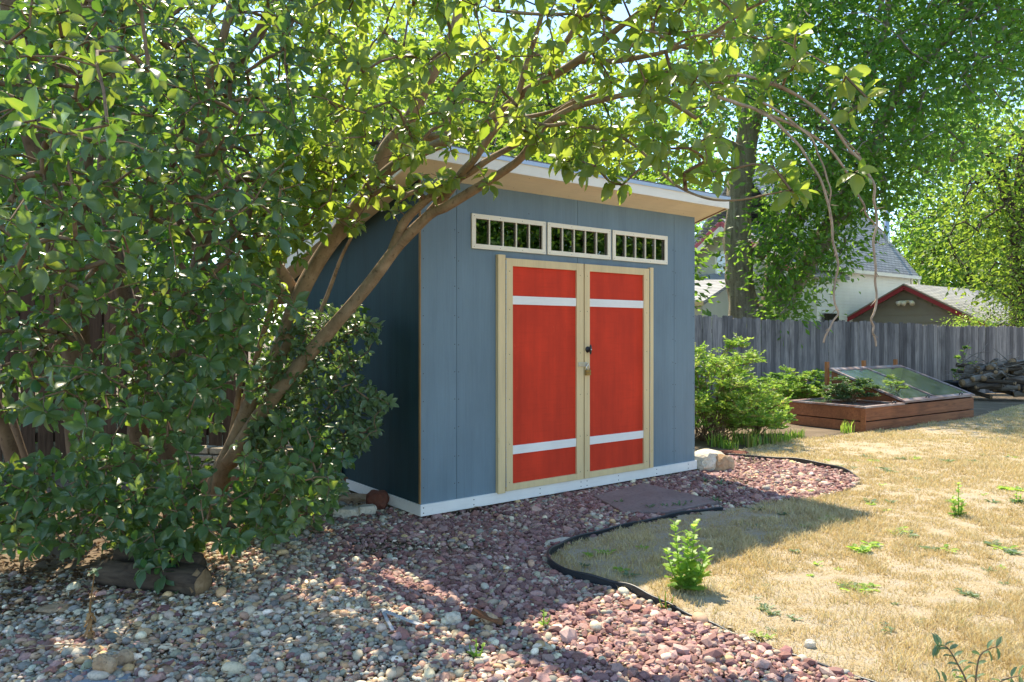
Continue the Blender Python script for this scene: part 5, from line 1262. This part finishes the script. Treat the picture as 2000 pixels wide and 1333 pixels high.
for (x,y,r) in [(1585,1034,.07),(1620,1020,.09),(1675,1080,.10),(1700,1070,.08),(1690,1085,.09),(1755,1045,.10),(1775,1052,.09),(1820,1078,.06),(1850,1080,.07),
                (1660,1155,.075),(1680,1160,.08),(1695,1154,.07),(1655,1150,.06),(1940,1070,.08),(1960,1078,.08),(1975,1085,.07),(1880,1163,.05),(1895,1168,.05),(1700,985,.07),(1705,990,.05),
                (1710,905,.07),(1725,920,.08),(1740,925,.07),(1760,900,.07),(1790,900,.08),(1690,895,.06),(1640,915,.06),(1665,918,.05),(1850,905,.08),(1900,905,.07),(1960,960,.09),(1990,962,.09),
                (1940,985,.07),(1985,985,.08),(1790,940,.06),(1860,985,.06),(1530,1010,.06),(1480,1000,.06),(1590,965,.05),(1740,985,.05),(1550,1215,.05),(1490,1195,.05),(1510,1205,.06),
                (1150,1090,.05),(1180,1085,.06),(1215,1120,.06),(1230,1130,.05),(1140,1110,.04),(1255,1075,.05)]:
    rosette(G(x,y), r*.85, random.randint(8,14), random.choice([M['bluweed'],M['weed']]))
_r = random.Random(77)
for _ in range(46):
    x, y = _r.uniform(1450,2000), 890+440*_r.random()**1.5
    g_ = G(x,y)
    if inpoly(np.array([g_.x]), np.array([g_.y]), lawn_poly)[0]: rosette(g_, _r.uniform(.018,.045), _r.randint(5,9), _r.choice([M['bluweed'],M['weed']]))
for (x,y) in [(1300,996),(1325,994),(1350,990),(1270,998),(1208,988),(1395,985),(1405,950),(1380,945)]:
    rosette(G(x,y), .05, 9, M['bluweed'], 'small grey green weed at the rim of the mauve stepping stone', 'weeds round the stepping stone', False)
def jag_leaf(mbl, p, d, L_, wd):
    """lobed leaf as a thin folded blade"""
    d = d.normalized(); sd = d.cross(Vector((0,0,1)));  sd = sd.normalized() if sd.length > .1 else Vector((1,0,0)); up = sd.cross(d).normalized(); n = 5; V=[]; T=[]
    for i in range(n+1):
        u = i/n; ww = wd*math.sin(min(1,u*1.1+.12)*PI)**.8*(1.0 if i%2 else .5); q = p+d*L_*u-Vector((0,0,1))*L_*.25*u*u; V += [q-sd*ww+up*ww*.2, q, q+sd*ww+up*ww*.2]
    for i in range(n):
        a = i*3; T += [(a,a+1,a+4),(a,a+4,a+3),(a+1,a+2,a+5),(a+1,a+5,a+4)]
    b = len(mbl[0]); mbl[0].extend(tuple(v) for v in V); mbl[1].extend(tuple(b+k for k in t) for t in T); mbl[2].extend([random.random()]*len(V))
def upright_weed(c, stems, label, leafL=.06, mat=None):
    c = Vector(c); t = thing('upright_weed', label, 'weed', c); mb = MB(); L3 = ([],[],[])
    for dx, dy, h in stems:
        top = c+Vector((dx,dy,h)); pts = catmull([c+Vector((dx*.2,dy*.2,0)), c+Vector((dx*.7,dy*.7,h*.5)), top], 6); mb.tube(pts, [.005-.0035*i/(len(pts)-1) for i in range(len(pts))], 6)
        nl = int(h/.016)
        for i in range(nl):
            u = i/nl; k = u*(len(pts)-1); p = pts[int(k)].lerp(pts[min(int(k)+1,len(pts)-1)], k-int(k)); a = i*2.4+random.random()*.5; Lf = leafL*(1.15-.6*u)*random.uniform(.8,1.2)
            jag_leaf(L3, p, Vector((math.cos(a),math.sin(a),.35+.6*u)), Lf, Lf*.36)
    mb.build('stem', M['weed'], t, world=True); np_mesh('leaves', L3[0], L3[1], mat or M['weed'], t, tint=L3[2], smooth=False)
cw = G(1340,1158)
upright_weed(cw, [(-.06,0,.37),(.05,.02,.36),(-.1,.02,.22),(.1,-.03,.24),(0,-.04,.25),(.12,.03,.18),(-.04,-.05,.16),(.02,.05,.3)], 'tall bright lime weed with jagged leaves beside the shed shadow', .105)
upright_weed(G(1872,1012), [(0,0,.26),(-.03,.02,.15),(.03,0,.14),(.05,.02,.12),(-.05,0,.10)], 'single upright green weed standing in the sunny dry lawn', .07)
upright_weed(G(1300,1195), [(0,0,.1),(.04,0,.08),(-.03,.02,.07)], 'dry pale little plant at the lawn edging beside the lime weed', .04, M['dryplant'])
upright_weed(G(1985,700+285), [(0,0,.1),(.04,0,.08)], 'short green weed at the right edge of the lawn', .06)
upright_weed(G(930,1290), [(0,0,.09),(.03,0,.07),(-.03,.02,.06)], 'small green sprout in the sunny pebbles', .045)
upright_weed(G(1062,1228), [(0,0,.09),(.03,0,.06)], 'small green sprout beside the rusty scrap', .045)
# dried stalk
ds = thing('dried_weed', 'withered orange brown weed stalk standing in the pebbles at the left', 'weed', G(180,1250))
c = G(180,1250); mb = MB(); pts = catmull([c, c+Vector((-.01,0,.12)), c+Vector((.0,0,.22)), c+Vector((.012,0,.30))], 5); mb.tube(pts, [.005]*8+[.003]*(len(pts)-8), 7); mb.build('stem', M['dryplant'], ds, world=True)
L3 = ([],[],[])
for i in range(16): p = pts[random.randint(0,6)]; a = random.random()*6.28; jag_leaf(L3, p, Vector((math.cos(a)*.5,math.sin(a)*.5,-.6)), random.uniform(.03,.06), .014)
np_mesh('leaves', L3[0], L3[1], M['dryplant'], ds, tint=L3[2], smooth=False)
L3 = ([],[],[])
for i in range(6): a = i*1.1; jag_leaf(L3, pts[-1], Vector((math.cos(a)*.6,math.sin(a)*.6,.4-.1*i)), .05, .013)
np_mesh('leaves', L3[0], L3[1], M['bluweed'], ds, tint=L3[2], smooth=False)
# compound leaves poking in at lower right
cp = thing('leafy_sapling', 'sapling with long paired leaflets at the bottom right corner', 'sapling', G(1890,1400)); mb = MB(); ps=[];dr=[];sz=[]
for px, dd in (([(1905,1420),(1890,1340),(1872,1300),(1850,1265),(1832,1262)],2.45),([(1905,1420),(1905,1340),(1915,1280),(1950,1262)],2.5),([(1900,1420),(1870,1350),(1835,1330)],2.4),([(1910,1420),(1945,1340),(1990,1320)],2.45)):
    pts = pth(px, dd, dd, 5); mb.tube(pts, [.004-.0025*i/(len(pts)-1) for i in range(len(pts))], 6)
    for i in range(4, len(pts), 2):
        d = (pts[i]-pts[i-1]).normalized(); s = Vector((1,.2,0)) if abs(d.z) > .5 else Vector((.2,.1,1))
        for sg in (-1,1): ps.append(tuple(pts[i])); dr.append(tuple(d*.5+s*sg+Vector((0,0,-.1)))); sz.append(.042)
mb.build('stem', M['twig'], cp, world=True); leaves_mesh('foliage', np.array(ps), np.array(dr), np.array(sz), M['bluweed'], cp, 'leaf', 1.5, wid=.7)
# twigs on the gravel
mb = MB()
for (a, b) in [((640,1255),(1090-680,1275)),((455,1160),(560,1125)),((820,1130),(880,1100)),((1020,1040),(1060,1025)),((250,1255),(395,1275)),((760,1160),(720,1180)),((880,1000),(940,990)),((1100,1030),(1115,1005)),((40,1270),(180,1262))]:
    p = G(*a,.03); q = G(*b,.035); mb.tube(catmull([p,(p+q)/2+Vector((random.uniform(-.02,.02),random.uniform(-.02,.02),.01)),q],3), .0025, 5)
mb.build('dry_twigs', M['vine'], loc=G(500,1200), label='thin dry twigs scattered on the gravel', cat='twigs', kind='stuff')
# overhead cable
mb = MB(); a = P(1300,120,14); b = P(2060,412,30); pts = [a.lerp(b, u)-Vector((0,0,math.sin(u*PI)*.25)) for u in np.linspace(-.35,1.25,24)]
mb.tube(pts, .014, 6); mb.build('overhead_cable', M['black'], loc=pts[12], label='black overhead cable slung between the trees above the fence', cat='cable')
